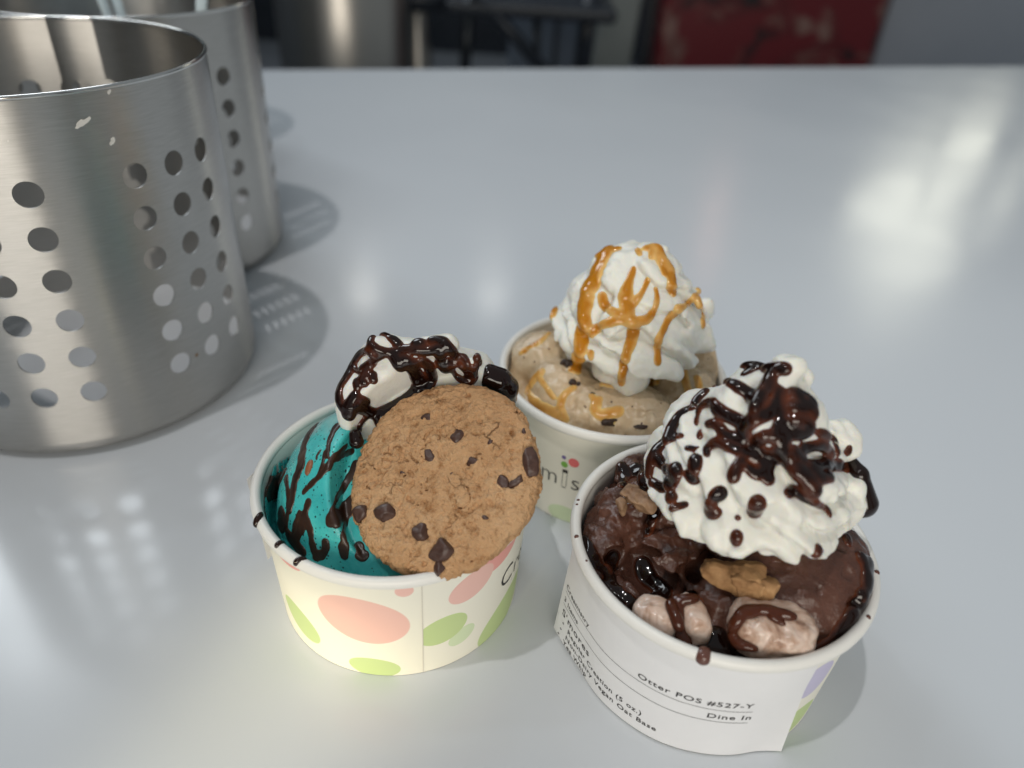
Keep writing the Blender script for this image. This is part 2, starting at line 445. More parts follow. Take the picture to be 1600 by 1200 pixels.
# wrapped lettering
def text_mesh(s, size, name='lettering', bold=0., xs=1., track=1.):
    cu = bpy.data.curves.new('tmp_text', 'FONT'); cu.body = s; cu.size = size; cu.resolution_u = 3; cu.offset = bold; cu.space_character = track
    o = bpy.data.objects.new('tmp_text', cu); COL.objects.link(o)
    dg = bpy.context.evaluated_depsgraph_get(); me = bpy.data.meshes.new_from_object(o.evaluated_get(dg))
    bpy.data.objects.remove(o); bpy.data.curves.remove(cu)
    co = np.zeros(len(me.vertices) * 3); me.vertices.foreach_get('co', co); co = co.reshape(-1, 3); co[:, 0] *= xs
    fs = [tuple(p.vertices) for p in me.polygons]; bpy.data.meshes.remove(me)
    return co, fs
def wrap_text(s, size, th0, z0, off, parent, m, slope=0., right=False, bold=0., xs=1., track=1., extra=None, name='lettering'):
    co, fs = text_mesh(s, size, bold=bold, xs=xs, track=track)
    if right: co[:, 0] -= co[:, 0].max()
    V = []
    for x, y, _ in co:
        th = th0 + math.degrees(x / .0428); z = z0 + y + slope * x
        r = cone_r(z) + off + (extra(th, z) if extra else 0)
        V.append((r * math.cos(math.radians(th)), r * math.sin(math.radians(th)), z))
    return link(name, mesh_from(name, V, fs), m, parent, smooth=False), co[:, 0].max()
def disc_on_wall(th, z, a, bb, off, rot=0, name='printed_dot', seg=28):
    V = []; 
    for k in range(seg):
        t = 2 * math.pi * k / seg; x = a * math.cos(t) * math.cos(rot) - bb * math.sin(t) * math.sin(rot); y = a * math.cos(t) * math.sin(rot) + bb * math.sin(t) * math.cos(rot)
        t2 = math.radians(th) + x / .0428; zz = z + y; r = cone_r(zz) + off
        V.append((r * math.cos(t2), r * math.sin(t2), zz))
    return mesh_from(name, V, [tuple(range(seg))])
for n, tc in ((1, -33.), (3, -165.), (2, 60.)):
    c = CUPOBJ[n]; zb = .0186 if n == 3 else .0215; sl = 0
    th = tc
    def put(ch, size, z=None, track=1., adv=None, bold=-.00012):
        global th
        o, wd = wrap_text(ch, size, th, zb if z is None else z, .00012, c, M_INK, bold=bold, name='lettering')
        th += math.degrees((wd + .0011 if adv is None else adv) / .0428)
    put('C', .0120, adv=.0088); put('rea', .0110, adv=.0175); put('m', .0110, adv=.0102)
    ti = th + 1.0
    # the letter i drawn as a test tube with three bubbles
    tube = []
    for (a0, a1, z0, z1) in ((-.9, 1.1, zb + .0072, zb + .0088),):
        link('tube_cap', wrap_strip(ti - 1.5, ti + 1.5, z0, z1, .00013, 4, 1, name='tube_cap'), M_INK, c)
    for dth in (-1.35, 1.05): link('tube_side', wrap_strip(ti + dth, ti + dth + .3, zb + .0002, zb + .0073, .00013, 1, 4, name='tube_side'), M_INK, c)
    link('tube_foot', wrap_strip(ti - 1.2, ti + 1.2, zb - .0005, zb - .0001, .00013, 3, 1, name='tube_foot'), M_INK, c)
    for (dt, dz, a, cc) in ((4.0, .0136, .0021, (.80, .17, .17)), (-.8, .0113, .0014, (.20, .45, .08)), (-1.4, .0147, .0009, (.17, .13, .34))):
        link('bubble', disc_on_wall(ti + dt, zb + dz, a, a, .00013, name='bubble'), simple('bubble_ink', cc, .5), c)
    th = ti + 3.2
    put('s', .0110, adv=.0068); put('try', .0110)

# order label on the right hand cup
lab = empty('order_label', CUP[2]); tag(lab, 'white printed order label wrapped round the chocolate ice cream cup, left corner lifted', 'label')
def lift(th, z):
    t = max(0., (-150 - th) / 28.); t2 = max(0., (th + 76) / 14.)
    return .0052 * t * t * max(0, 1 - z / .05) + .0030 * t2 * t2 * max(0, 1 - z / .03) + .00005 * math.sin(th * .21) + .00045
S = .030
link('label_paper', wrap_strip(-178.5, -62.5, -.0, .0452, 0, 90, 14, 0, name='label_paper', extra=lift), M_PAPERLABEL, lab)
me = lab.children[0].data
for v in me.vertices:                     # the lower edge is cut slightly skew
    th = math.degrees(math.atan2(v.co.y, v.co.x)); 
    v.co.z = max(v.co.z, .0006 + .0012 * max(0, (-150 - th) / 28))
lx = lambda th, z: lift(th, z) + .00007
for (s, size, th0, z0, rt, xs, nm) in (("Creamistry", .0031, -175.5, .0252, False, 1.0, 'header_line'), ("Otter POS #527-Y", .0031, -83, .0269, True, 1.22, 'order_line'),
        ("3 Items", .0029, -175.5, .0192, False, 1.0, 'items_line'), ("Dine In", .0031, -82, .0208, True, 1.22, 'service_line'),
        ("S'mores", .0043, -175.0, .0128, False, 1.12, 'flavour_line'), ("•  Regular Creation (5 oz.)", .0030, -173.5, .0088, False, 1.05, 'detail_line'),
        ("•  Non-Dairy Vegan Oat Base", .0030, -174.5, .0050, False, 1.10, 'detail_line'), ("•  Yes Whip", .0030, -175.5, .0016, False, 1.05, 'detail_line')):
    wrap_text(s, size, th0, z0, 0, lab, M_INK, slope=.035 if rt else 0.0, right=rt, xs=xs, track=1.12, extra=lx, name=nm, bold=.00004)
for z in (.0235, .0177):
    o = link('printed_rule', wrap_strip(-175.5, -82.5, z, z + .00018, 0, 80, 1, .018, name='printed_rule', extra=lx), M_INK, lab)
# label corners peeking out behind the other two cups
for n, t0, t1, lb in ((1, 118., 183., 'blank white label edge sticking out behind the teal ice cream cup'), (3, 118., 186., 'blank white label edge sticking out left of the coffee ice cream cup')):
    def lf(th, z, t1=t1): 
        t = max(0., (th - (t1 - 30)) / 30); return .0003 + .0055 * t * t * (1. if n == 1 else .8)
    o = link('paper_label', wrap_strip(t0, t1, .006, .0445, 0, 40, 8, 0, name='paper_label', extra=lf), M_PAPERLABEL, None, CUP[n]); tag(o, lb, 'label')
# ------------------------------------------------------------------ canisters
def make_brushed():
    m, nt, b = mat('brushed_steel')
    tc = nt.nodes.new('ShaderNodeTexCoord'); mp = N(nt, 'ShaderNodeMapping'); mp.inputs['Scale'].default_value = (1, 1, 26)
    nt.links.new(tc.outputs['Object'], mp.inputs[0])
    n1 = noise(nt, 120, 4, .6, vec=mp.outputs[0])
    n2 = noise(nt, 22, 4, .6)
    setp(b, base=(.50, .485, .465), metal=1., rough=.30, aniso=.85); b.inputs['Anisotropic Rotation'].default_value = .25
    nt.links.new(ramp(nt, n2, [(.3, (.28,) * 3), (.75, (.36,) * 3)]), b.inputs['Roughness'])
    nt.links.new(mixc(nt, ramp(nt, n1, [(.3, (0, 0, 0)), (.7, (1, 1, 1))]), (.43, .415, .39), (.52, .505, .48)), b.inputs['Base Color'])
    t = nt.nodes.new('ShaderNodeTangent'); t.direction_type = 'RADIAL'; t.axis = 'Z'; nt.links.new(t.outputs[0], b.inputs['Tangent'])
    bump(nt, b, n1, .10, .00012)
    return m
M_BRUSH = make_brushed()
M_STEELRIM = simple('polished_steel_rim', (.62, .61, .59), .14, metal=1.)
M_CUT = simple('cut_steel_edge', (.30, .30, .30), .5, metal=1.)
M_INNER = simple('brightened_base', (.78, .81, .84), .5, metal=0.)  # canister floor set pale, brightness put into its colour so holes look lit
CRAD, CHT, CTH = .0718, .1454, .0005
HOLE_R, Z0, DZ, DC = .0047, .0315, .01635, 14.
def canister_wall(r, groups, seg=8):
    """rows of round holes cut in the sheet: every hole is a ring of faces between a square cell and a circle"""
    V = []; Fc = []; idx = {}
    def vt(th, z):
        k = (round(th % 360, 3) % 360, round(z, 6))
        if k not in idx: idx[k] = len(V); V.append((r * math.cos(math.radians(th)), r * math.sin(math.radians(th)), z))
        return idx[k]
    zlo, zhi = Z0 - DZ / 2, Z0 + 5.5 * DZ
    zs = [zlo + DZ * k / seg for k in range(6 * seg + 1)]
    below = [.0075, .013, .019]; above = list(np.linspace(zhi, CHT - .0008, 5))[1:]
    cols = sorted(c % 360 for g in groups for c in g)
    spans = []
    for i, c in enumerate(cols):
        spans.append((c - DC / 2, c + DC / 2, True)); nx = cols[(i + 1) % len(cols)] + (360 if i == len(cols) - 1 else 0)
        if nx - c > DC + .01: spans.append((c + DC / 2, nx - DC / 2, False))
    rings = []
    for (a, b_, hole) in spans:
        ns = seg if hole else 12
        ths = [a + (b_ - a) * i / ns for i in range(ns + 1)]
        def strip(zl):
            for z0, z1 in zip(zl[:-1], zl[1:]):
                for t0, t1 in zip(ths[:-1], ths[1:]): Fc.append((vt(t0, z0), vt(t1, z0), vt(t1, z1), vt(t0, z1)))
        strip(below + [zlo]); strip([zhi] + above)
        if not hole: strip(zs); continue
        tc = (a + b_) / 2
        for row in range(6):
            zc = Z0 + row * DZ; bd = []
            for i in range(seg): bd.append((ths[i], zc - DZ / 2))
            for i in range(seg): bd.append((ths[-1], zs[row * seg + i]))
            for i in range(seg): bd.append((ths[seg - i], zc + DZ / 2))
            for i in range(seg): bd.append((ths[0], zs[(row + 1) * seg - i]))
            n = len(bd); outer = [vt(*q) for q in bd]; prev = outer
            circ = []
            for (t, z) in bd:
                x = math.radians(t - tc) * r; y = z - zc; l = math.hypot(x, y); circ.append((x / l * HOLE_R, y / l * HOLE_R, x, y))
            for f in (.5, 1.):
                cur = []
                for (hx, hy, x, y) in circ:
                    X = x + (hx - x) * f; Y = y + (hy - y) * f
                    cur.append(vt(tc + math.degrees(X / r), zc + Y))
                for i in range(n): Fc.append((prev[i], prev[(i + 1) % n], cur[(i + 1) % n], cur[i]))
                prev = cur
            rings.append([(tc + math.degrees(h[0] / r), zc + h[1]) for h in circ])
    return V, Fc, rings
def canister(loc, groups, label):
    root = empty('perforated_canister', loc); tag(root, label, 'canister', 'round steel utensil canisters punched with holes')
    V, Fc, rings = canister_wall(CRAD, groups)
    me = mesh_from('canister_wall', V, Fc)
    link('outer_wall', me, M_BRUSH, root)
    V2, F2, _ = canister_wall(CRAD - CTH, groups)
    link('inner_wall', mesh_from('inner_wall', V2, [f[::-1] for f in F2]), M_BRUSH, root)
    rm = bpy.data.meshes.get('hole_edge')
    if rm is None:                         # the cut edge of one hole, shared by all
        V = []; Fc = []; n = 48
        for i in range(n):
            t = 2 * math.pi * i / n; y = HOLE_R * math.cos(t); z = HOLE_R * math.sin(t)
            for rr in (CRAD, CRAD - CTH): V.append((rr * math.cos(y / CRAD), rr * math.sin(y / CRAD), z))
        for i in range(n):
            a, c = 2 * i, 2 * ((i + 1) % n); Fc.append((a, c, c + 1, a + 1))
        rm = mesh_from('hole_edge', V, Fc)
    for g in groups:
        for c in g:
            for row in range(6):
                o = link('hole_edge', rm, M_CUT, root, (0, 0, Z0 + row * DZ)); o.rotation_euler = (0, 0, math.radians(c))
    pr = []
    for k in range(9):
        a = math.pi / 2 * k / 8; pr.append((CRAD - .0075 + .0075 * math.cos(a), .0079 - .0075 * math.sin(a)))
    pr += [(CRAD - .012, .0004), (CRAD - .016, .0012), (.0003, .0012)]
    link('base', lathe('base', pr, 160), M_BRUSH, root)
    link('floor_disc', lathe('floor_disc', [(.0003, .003), (CRAD - .006, .003), (CRAD - CTH - .0002, .009)], 128), M_INNER, root)
    link('rim', lathe('rim', torus_rim(CRAD - .0003, CHT - .0009, .00085, m=12, sq=1), 192, closed=True), M_STEELRIM, root)
    return root
gr = lambda o: [[a + o for a in g] for g in ([-34, -20, -6], [-89.5, -75.5, -62], [-148, -134, -120], [153, 167, 181], [92, 106, 120], [30, 44, 58])]
def fixg(gs): return gs
C1P = Vector((-.2015, .3002, 0)); C2P = Vector((-.2275, .4395, 0)); C3P = Vector((-.312, .636, 0))
G1 = [[-33.5 + 0, -19.5, -5.5], [-89.5, -75.5, -61.5], [-147, -133, -119], [152, 166, 180], [92, 106, 120], [30, 44, 58]]
can1 = canister(C1P, G1, 'brushed steel canister with round holes nearest the ice cream cups, empty')
can2 = canister(C2P, [[a - 19 for a in g] for g in G1], 'brushed steel canister directly behind the front one, holding pale plastic spoons')
can3 = canister(C3P, [[a + 7 for a in g] for g in G1], 'rearmost steel canister hidden behind the other two')
# dried splashes on the front canister
M_DRY = simple('dried_splash', (.62, .60, .56), .5)
def blot(th, z, a, b, name, parent, r, m, seed):
    rng = random.Random(seed); V = []; ns = 16
    for k in range(ns):
        t = 2 * math.pi * k / ns; q = .55 + .6 * rng.random()
        x, y = a * q * math.cos(t), b * q * math.sin(t); tt_ = math.radians(th) + x / r
        V.append((r * math.cos(tt_), r * math.sin(tt_), z + y + x * .45))
    return link(name, mesh_from(name, V, [tuple(range(ns))]), m, parent)
for (th, z, a, b_, sd) in ((-44, .1345, .0028, .0013, 2), (-37.5, .1268, .0012, .0013, 5), (-62, .1315, .0005, .0005, 7), (-82, .107, .0005, .0006, 9), (-35, .143, .0008, .001, 12)):
    blot(th, z, a, b_, 'dried_splash', can1, CRAD + .00008, M_DRY, sd)
M_RUST = simple('caramel_speck', (.22, .12, .05), .5)
for (th, z, a, b_, sd) in ((-27, .0315, .0009, .0012, 4), (-75, .0885, .0005, .0005, 5)):
    blot(th, z, a, b_, 'caramel_speck', can1, CRAD + .00008, M_RUST, sd)
# spoons standing in the second canister
M_SPOON = simple('pale_blue_plastic', (.62, .74, .80), .28, sss=.2, rad=(.003, .003, .003))
def spoon(loc, lean, rz, label, _=None):
    F = Field((-16, -8, -2), (16, 8, 190), .9)
    F.capsule((0, 0, 185), (0, 0, 30), 3.6, 2.0, 2)
    F.sphere((0, 0, 15), 12.5, 3, (1, .34, 1.35))
    F2 = Field((-16, -8, -2), (16, 8, 190), .9); F2.sphere((0, -3.4, 15), 11.6, 0, (1, .30, 1.25)); F.a = np.maximum(F.a, -F2.a)
    x, y, z = F.grid(); F.a = np.maximum(F.a, (np.abs(y + 0 * x + 0 * z) - 1.5) * np.where(z > 34, 1., -9.)); F.blur(1)
    P, Q = F.polys(); Q = orient(P - P.mean(0), Q)
    o = link('plastic_spoon', quads_mesh('plastic_spoon', P, Q), M_SPOON, None, loc); o.rotation_euler = (lean[0], lean[1], rz)
    tag(o, label, 'spoon', 'plastic spoons standing in the second canister'); return o
spoon(C2P + Vector((.006, .018, .006)), (-.16, -.05), 1.2, 'leftmost pale plastic spoon leaning inside the second steel canister')
spoon(C2P + Vector((.001, .024, .006)), (-.12, -.03), .9, 'middle pale plastic spoon standing in the second steel canister')
spoon(C2P + Vector((.022, -.01, .006)), (-.02, .20), .3, 'rightmost pale plastic spoon leaning on the rim of the second steel canister')

# ------------------------------------------------------------------ things beyond the table
M_DARK = grained('dark_navy_paint', (.010, .014, .022), (.02, .026, .036), 6, .4)
M_GREY = grained('grey_painted_panel', (.10, .125, .16), (.125, .15, .185), 3, .5)
M_GREYW = grained('light_grey_wall', (.34, .37, .42), (.42, .45, .50), 1.2, .6)
M_LG = grained('pale_grey_panel', (.20, .225, .215), (.25, .27, .26), 2, .5)
M_CHROME = simple('brushed_bin_steel', (.40, .38, .35), .33, metal=1.)
def vbox(name, x0px, x1px, y, depth, zlo, zhi, m, parent=None, lean=0., bev=.01):
    a = at_y(x0px, 60, y).x; b_ = at_y(x1px, 60, y).x
    o = link(name, box_mesh(name, (a, 0, zlo), (b_, depth, zhi), bev), m, parent, (0, y, 0), smooth=False)
    if lean:
        o.rotation_euler = (0, lean, 0)
    return o
wall = link('back_wall', box_mesh('back_wall', (-6, 0, -.9), (8, .1, 2.4)), M_DARK, None, (0, 5.6, 0), smooth=False); tag(wall, kind='structure')
wr = vbox('low_wall', 1376, 2400, 3.0, .12, -.9, .16, M_GREYW); tag(wr, kind='structure')
# steel bin
bx = (at_y(405, 60, 2.0).x, at_y(622, 60, 2.0).x); br = (bx[1] - bx[0]) / 2
bn = empty('steel_bin', ((bx[0] + bx[1]) / 2, 2.0 + br, -.9)); tag(bn, 'large round brushed steel bin on the floor behind the table, left', 'bin')
link('bin_body', lathe('bin_body', [(br - .02, 0), (br, .02), (br, .86), (br - .01, .88)], 96), M_CHROME, bn)
link('bin_lid', lathe('bin_lid', [(br + .006, .885), (br + .006, .91), (br * .8, .95), (.001, .97)], 96), M_CHROME, bn)
# stool with steel column
sx = at_y(652, 60, 2.6).x
st = empty('bar_stool', (sx, 2.6, -.9)); tag(st, 'bar stool on a steel column beside the steel bin', 'stool')
link('column', lathe('column', [(.22, 0), (.22, .012), (.05, .03), (.046, .05), (.046, .60), (.036, .62), (.036, .74)], 64), M_CHROME, st)
link('seat', lathe('seat', [(.001, .73), (.17, .735), (.18, .76), (.17, .80), (.001, .80)], 64), M_DARK, st)
# dark metal chair
ch = empty('dark_chair', (at_y(780, 60, 2.4).x, 2.4, -.9)); tag(ch, 'dark metal chair with slanting legs behind the table', 'chair')
def bar(name, p, q, r, m, parent):
    p = Vector(p); q = Vector(q); d = q - p
    me = lathe(name, [(.0005, 0), (r, .0005), (r, d.length), (.0005, d.length)], 16)
    o = link(name, me, m, parent, p); o.rotation_euler = d.to_track_quat('Z', 'Y').to_euler(); return o
cx0 = at_y(780, 60, 2.4).x
def cp(px, py, y): 
    p = at_y(px, py, y); return (p.x - cx0, p.y - 2.4, p.z + .9)
bar('leg', cp(735, -10, 2.4), cp(722, 160, 2.4), .016, M_STEEL, ch)
bar('leg', cp(735, -25, 2.4), cp(862, 125, 2.4), .020, M_DARK, ch)
bar('leg', cp(838, -10, 2.7), cp(838, 150, 2.7), .010, M_STEEL, ch)
bar('leg', cp(928, -20, 2.5), cp(905, 130, 2.5), .028, M_DARK, ch)
link('seat', box_mesh('seat', (-.16, -.02, .74), (.34, .36, .78), .015), M_DARK, ch, smooth=False)
cab = vbox('grey_cabinet', 795, 910, 3.4, .4, -.9, .3, M_GREY); tag(cab, 'grey cabinet with vertical panels beyond the dark chair', 'cabinet')
for px in (838, 868): 
    p = at_y(px, 60, 3.396).x; link('panel_gap', box_mesh('panel_gap', (p - .008, 3.394, -.8), (p + .008, 3.3985, .25)), M_DARK, cab, (0, -3.4, 0), smooth=False)
pl = vbox('pale_panel', 938, 1000, 2.8, .05, -.9, .4, M_LG, lean=.06); tag(pl, 'pale grey narrow panel leaning beside the red poster display', 'panel')
nv = vbox('navy_post', 1000, 1034, 2.9, .06, -.9, .4, M_DARK); tag(nv, 'dark navy post left of the red poster display', 'post')
# red poster board with blurred printed shapes
m, nt, b = mat('red_poster_print')
v1 = noise(nt, 7, 2, .5, 1.2); v2 = noise(nt, 6, 2, .5, .6)
c1 = ramp(nt, v1, [(.34, (.006, .004, .006)), (.44, (.06, .002, .004)), (.52, (.12, .004, .008)), (.60, (.15, .06, .05)), (.72, (.22, .12, .10))])
nt.links.new(mixc(nt, ramp(nt, v2, [(.50, (0, 0, 0)), (.56, (1, 1, 1))]), c1, (.13, .003, .008)), b.inputs['Base Color']); setp(b, rough=.4)
po = vbox('red_poster_display', 1034, 1374, 2.7, .35, -.9, .26, m, lean=.0, bev=.02); tag(po, 'tall display box printed in deep red with blurred pink and brown shapes', 'display')
# side wall of the room, plus pillars added for streaks mirrored in the canisters
rb = link('side_wall', box_mesh('side_wall', (-3.1, -3.2, -.9), (-3.0, 5.6, 2.4)), M_GREY, None, smooth=False); tag(rb, kind='structure')
M_TAN = grained('tan_wood_panel', (.36, .27, .18), (.44, .34, .24), 3, .5)
for i, (x, y, w_, m_, lb_) in enumerate(((-2.6, -.35, .16, M_DARK, 'added dark narrow pillar left of the table, for streaks in the canisters'), (-2.6, .55, .30, M_LG, 'added wide pale pillar left of the table'), (-1.9, -1.5, .22, M_TAN, 'added tan wooden pillar behind the photographer, left'), (-1.1, -1.9, .20, M_DARK, 'added dark pillar behind the photographer'), (.9, -1.8, .34, M_TAN, 'added tan wooden pillar behind the photographer, right'), (1.6, -.9, .2, M_DARK, 'added dark pillar right of the table'))):
    o = link('pillar', box_mesh('pillar', (-w_ / 2, -w_ / 2, -.9), (w_ / 2, w_ / 2, 2.2), .01), m_, None, (x, y, 0), smooth=False); tag(o, lb_, 'pillar')
# a bright shop window and ceiling lamps far beyond the table: they show as soft glows on the table top
def emis(name, col, s):
    m = bpy.data.materials.new(name); m.use_nodes = True; nt = m.node_tree; nt.nodes.clear()
    e = N(nt, 'ShaderNodeEmission'); e.inputs[0].default_value = (*col, 1); e.inputs[1].default_value = s
    o = nt.nodes.new('ShaderNodeOutputMaterial'); nt.links.new(e.outputs[0], o.inputs[0]); return m
M_WIN = emis('daylit_window_glass', (1, .99, .82), 2.5)
M_LAMPG = emis('lit_lamp_glass', (1, .97, .9), 15)
M_PINKS = emis('lit_pink_sign', (1, .55, .45), 1.5)
def window(loc, w_, h_, rot, label, m=None):
    r = empty('lit_window', loc); tag(r, label, 'window'); r.rotation_euler = (0, rot, .25)
    link('pane', box_mesh('pane', (-w_ / 2, -.01, -h_ / 2), (w_ / 2, .01, h_ / 2)), m or M_WIN, r, smooth=False)
    for (x0, x1, z0, z1) in ((-w_ / 2 - .05, w_ / 2 + .05, h_ / 2, h_ / 2 + .05), (-w_ / 2 - .05, w_ / 2 + .05, -h_ / 2 - .05, -h_ / 2), (-w_ / 2 - .05, -w_ / 2, -h_ / 2, h_ / 2), (w_ / 2, w_ / 2 + .05, -h_ / 2, h_ / 2)):
        link('frame', box_mesh('frame', (x0, -.03, z0), (x1, .03, z1)), M_DARK, r, smooth=False)
    return r
window((2.85, 5.3, 1.95), .75, 1.25, .6, 'slanting bright window high on the far wall, left of the pair')
window((3.05, 5.3, 1.32), .40, .42, .2, 'small bright window low on the far wall')
window((3.45, 5.3, 1.62), .20, .36, .0, 'narrow bright window right of the small one')
window((1.42, 5.3, 2.05), .16, .8, .1, 'narrow pink lit sign on the far wall', M_PINKS)
for i, (px, py, hgt, rad, lb) in enumerate(((570, 455, 2.5, .10, 'leftmost'), (770, 455, 2.5, .10, 'middle'), (685, 232, 2.5, .13, 'farthest'))):
    g = at_z(px, py, 0); d = (g - CO).normalized(); d.z = -d.z; p = g + d * (hgt / d.z)
    r = empty('ceiling_lamp', p); tag(r, lb + ' round ceiling lamp, seen only as a glow on the table top', 'lamp', 'round ceiling lamps over the far end of the room')
    link('shade', lathe('shade', [(rad * .5, .14), (rad * 1.15, .03), (rad * 1.2, 0)], 48), M_DARK, r)
    link('lamp_glass', lathe('lamp_glass', [(.001, -.03), (rad * .6, -.02), (rad, .005), (rad, .02), (.001, .02)], 48), M_LAMPG, r)
def attach(o, parent, PM, WM):
    """parent with known world matrix PM; o keeps world matrix WM"""
    o.parent = parent; o.matrix_parent_inverse = Matrix.Identity(4)
    lm = PM.inverted() @ WM; o.location = lm.to_translation(); o.rotation_mode = 'QUATERNION'; o.rotation_quaternion = lm.to_quaternion()
# ------------------------------------------------------------------ ice cream, cream and sauces (built in millimetres round each cup's own axis)
def clip_to_cup(F, extra=.35, top=49.2):
    x, y, z = F.grid(); rr = np.sqrt(x * x + y * y)
    wallr = (RB - .0007) * 1000 + (RT - RB) * 1000 * np.clip(z, 0, 50) / 47 - extra
    d = rr - np.where(z < top, wallr, wallr - .02 * (z - top) ** 2)
    F.a = smax(F.a, d.astype(np.float32), .8); F.a = np.maximum(F.a, (5.3 - z) + 0 * F.a)
ZB = 24.   # nothing below this height can be seen inside a filled cup, the fill starts here
rng = np.random.default_rng(11)

# --- cookie plane first: the teal scoop gives way to the cookie
toC = -ray_dir(692, 750).normalized()
tl = (CR * -.77 + CU * .64).normalized()
ta = math.radians(24)
CN = (toC * math.cos(ta) + (tl - toC * tl.dot(toC)).normalized() * math.sin(ta)).normalized()
Pb = at_z(688, 884, .0525)
dd = ray_dir(687, 740); CC = CO + dd * ((Pb - CO).dot(CN) / dd.dot(CN))       # centre of the cookie's face
mj = (CR * .64 + CU * .77); mj = (mj - CN * mj.dot(CN)).normalized(); mn = CN.cross(mj)
CX, CY = mj, mn
COOK_T = 8.5
def behind_cookie(F, n, r=33.5, gap=1.0):
    x, y, z = F.grid(); c = (CC - CUP[n]) * 1000
    X, Y, Z = x - c.x, y - c.y, z - c.z
    w_ = X * CN.x + Y * CN.y + Z * CN.z; u = X * CX.x + Y * CX.y + Z * CX.z; v = X * CY.x + Y * CY.y + Z * CY.z
    rr = np.sqrt(u * u + v * v)
    slab = np.maximum(-(w_ + COOK_T * .62 + gap), rr - r)      # from the cookie's back outwards to the viewer
    F.a = smax(F.a, -slab.astype(np.float32), 1.5)

# --- teal ice cream
F = Field((-44, -44, ZB), (44, 44, 76), .55)
F.sphere((-5., 1, 33), 35., 0, (1, 1, 1.03)); 
for (px, py, z, r) in ((470, 850, 26, 7), (520, 880, 31, 9), (600, 890, 33, 9), (700, 880, 33, 9)):
    F.sphere(L(1, px, py, z), r, 5)
x, y, z = F.grid(); F.a = smin(F.a, (z - 32.5) + 0 * F.a, 2)
F.near(lambda x, y, z: .4 * fbm(x, y, z, 11, 2, 21) + np.where(z < 37, .6, .05) * fbm(x, y, z, 3.2, 3, 5) + .12 * np.abs(vnoise(x / 3.1 + z / 9, y / 5 - z / 14, z / 40, 8)))
x, y, z = F.grid(); rr = np.sqrt(x * x + y * y); th_ = np.degrees(np.arctan2(y, x)) % 360       # melted film left on the wall
wl = (RB - .0007) * 1000 + (RT - RB) * 1000 * np.clip(z, 0, 50) / 47
edge_ = 41.5 + 4 * vnoise(th_ / 22, 0 * th_, 0 * th_ + 3, 41) + 1.5 * vnoise(th_ / 7, 0 * th_, 0 * th_ + 3, 42)
film = np.maximum(np.maximum(wl - .9 - rr, z - edge_), (np.abs(th_ - 170) - 62) * .5)
F.a = smin(F.a, film.astype(np.float32), 1.5)
clip_to_cup(F); behind_cookie(F, 1)
mp_ = L(1, 525, 670, 56)
def melt(P): return np.clip(1.25 - np.linalg.norm((P - mp_) * (1, 1, .8), axis=1) / 13 + .35 * vnoise(P[:, 0] / 3, P[:, 1] / 5, P[:, 2] / 7, 3), 0, .8)
SC1, P, Q = field_obj('teal_ice_cream', F, M_TEAL, CUP[1], None, {'melt': melt}); B1 = bvh_of(P, Q, CUP[1]); FS1 = F
tag(SC1, 'turquoise scoop streaked with chocolate in the left paper cup behind the cookie', 'ice cream')

# --- chocolate ice cream
F = Field((-44, -44, ZB), (44, 44, 72), .5)
lumps = [(1210, 900, 42, 28, 5), (1262, 895, 44, 23, 5), (1150, 900, 43, 14, 4), (980, 800, 44, 12, 3), (940, 850, 41, 9, 2), (1035, 790, 47, 13, 3), (1050, 860, 45, 11, 3), (1000, 740, 44, 11, 3), (1060, 705, 45, 9, 2),
         (1080, 740, 50, 12, 3), (925, 900, 38, 8, 2), (1125, 935, 43, 9, 1.5), (1165, 975, 40, 9, 1.5), (1085, 905, 43, 8, 1.5), (1310, 960, 42, 10, 3), (975, 930, 36, 9, 2), (1040, 980, 36, 9, 2), (1110, 1000, 37, 8, 2), (1280, 985, 39, 9, 2), (1340, 900, 42, 9, 3), (1330, 800, 42, 12, 3), (1200, 760, 44, 22, 4)]
for (px, py, z, r, k) in lumps: F.sphere(L(2, px, py, z) - np.array((0, 0, r * .25)), r, k, (1, 1, rng.uniform(.85, 1.1)))
x, y, z = F.grid(); F.a = smin(F.a, (z - 36.) + 0 * F.a, 3)
def rough2(x, y, z):
    left = np.clip((4 - x) / 16, 0, 1)                      # crumbly on the left, smooth scoop on the right
    n = fbm(x, y, z, 5.2, 3, 31, .5)
    pit = np.maximum(fbm(x, y, z, 6.5, 2, 77) - .25, 0) * 3.2
    return left * (1.6 * n + pit) + (1 - left) * (.55 * fbm(x, y, z, 6, 3, 44) + .35 * np.abs(vnoise(x / 4, y / 4, z / 11, 9)) + .8 * np.maximum(fbm(x, y, z, 5, 2, 78) - .45, 0) * 4)
F.near(rough2, 5)
for (px, py, z, r) in ((1005, 885, 42, 7.5), (1022, 905, 41, 7.5), (1120, 885, 46, 6), (1095, 895, 44, 5), (960, 870, 42, 4), (1085, 940, 40, 4.5)):      # dark hollows between the lumps
    G = Field(F.lo, F.lo + (F.n - 1) * F.h, F.h); G.sphere(L(2, px, py, z), r, 0, (1, 1, .8)); F.a = smax(F.a, -G.a, 1.2)
clip_to_cup(F, .4)
SC2, P, Q = field_obj('chocolate_ice_cream', F, M_CHOCICE, CUP[2]); B2 = bvh_of(P, Q, CUP[2]); FS2 = F
tag(SC2, 'dark chocolate scoop, crumbly on the left, filling the cup with the printed order label', 'ice cream')

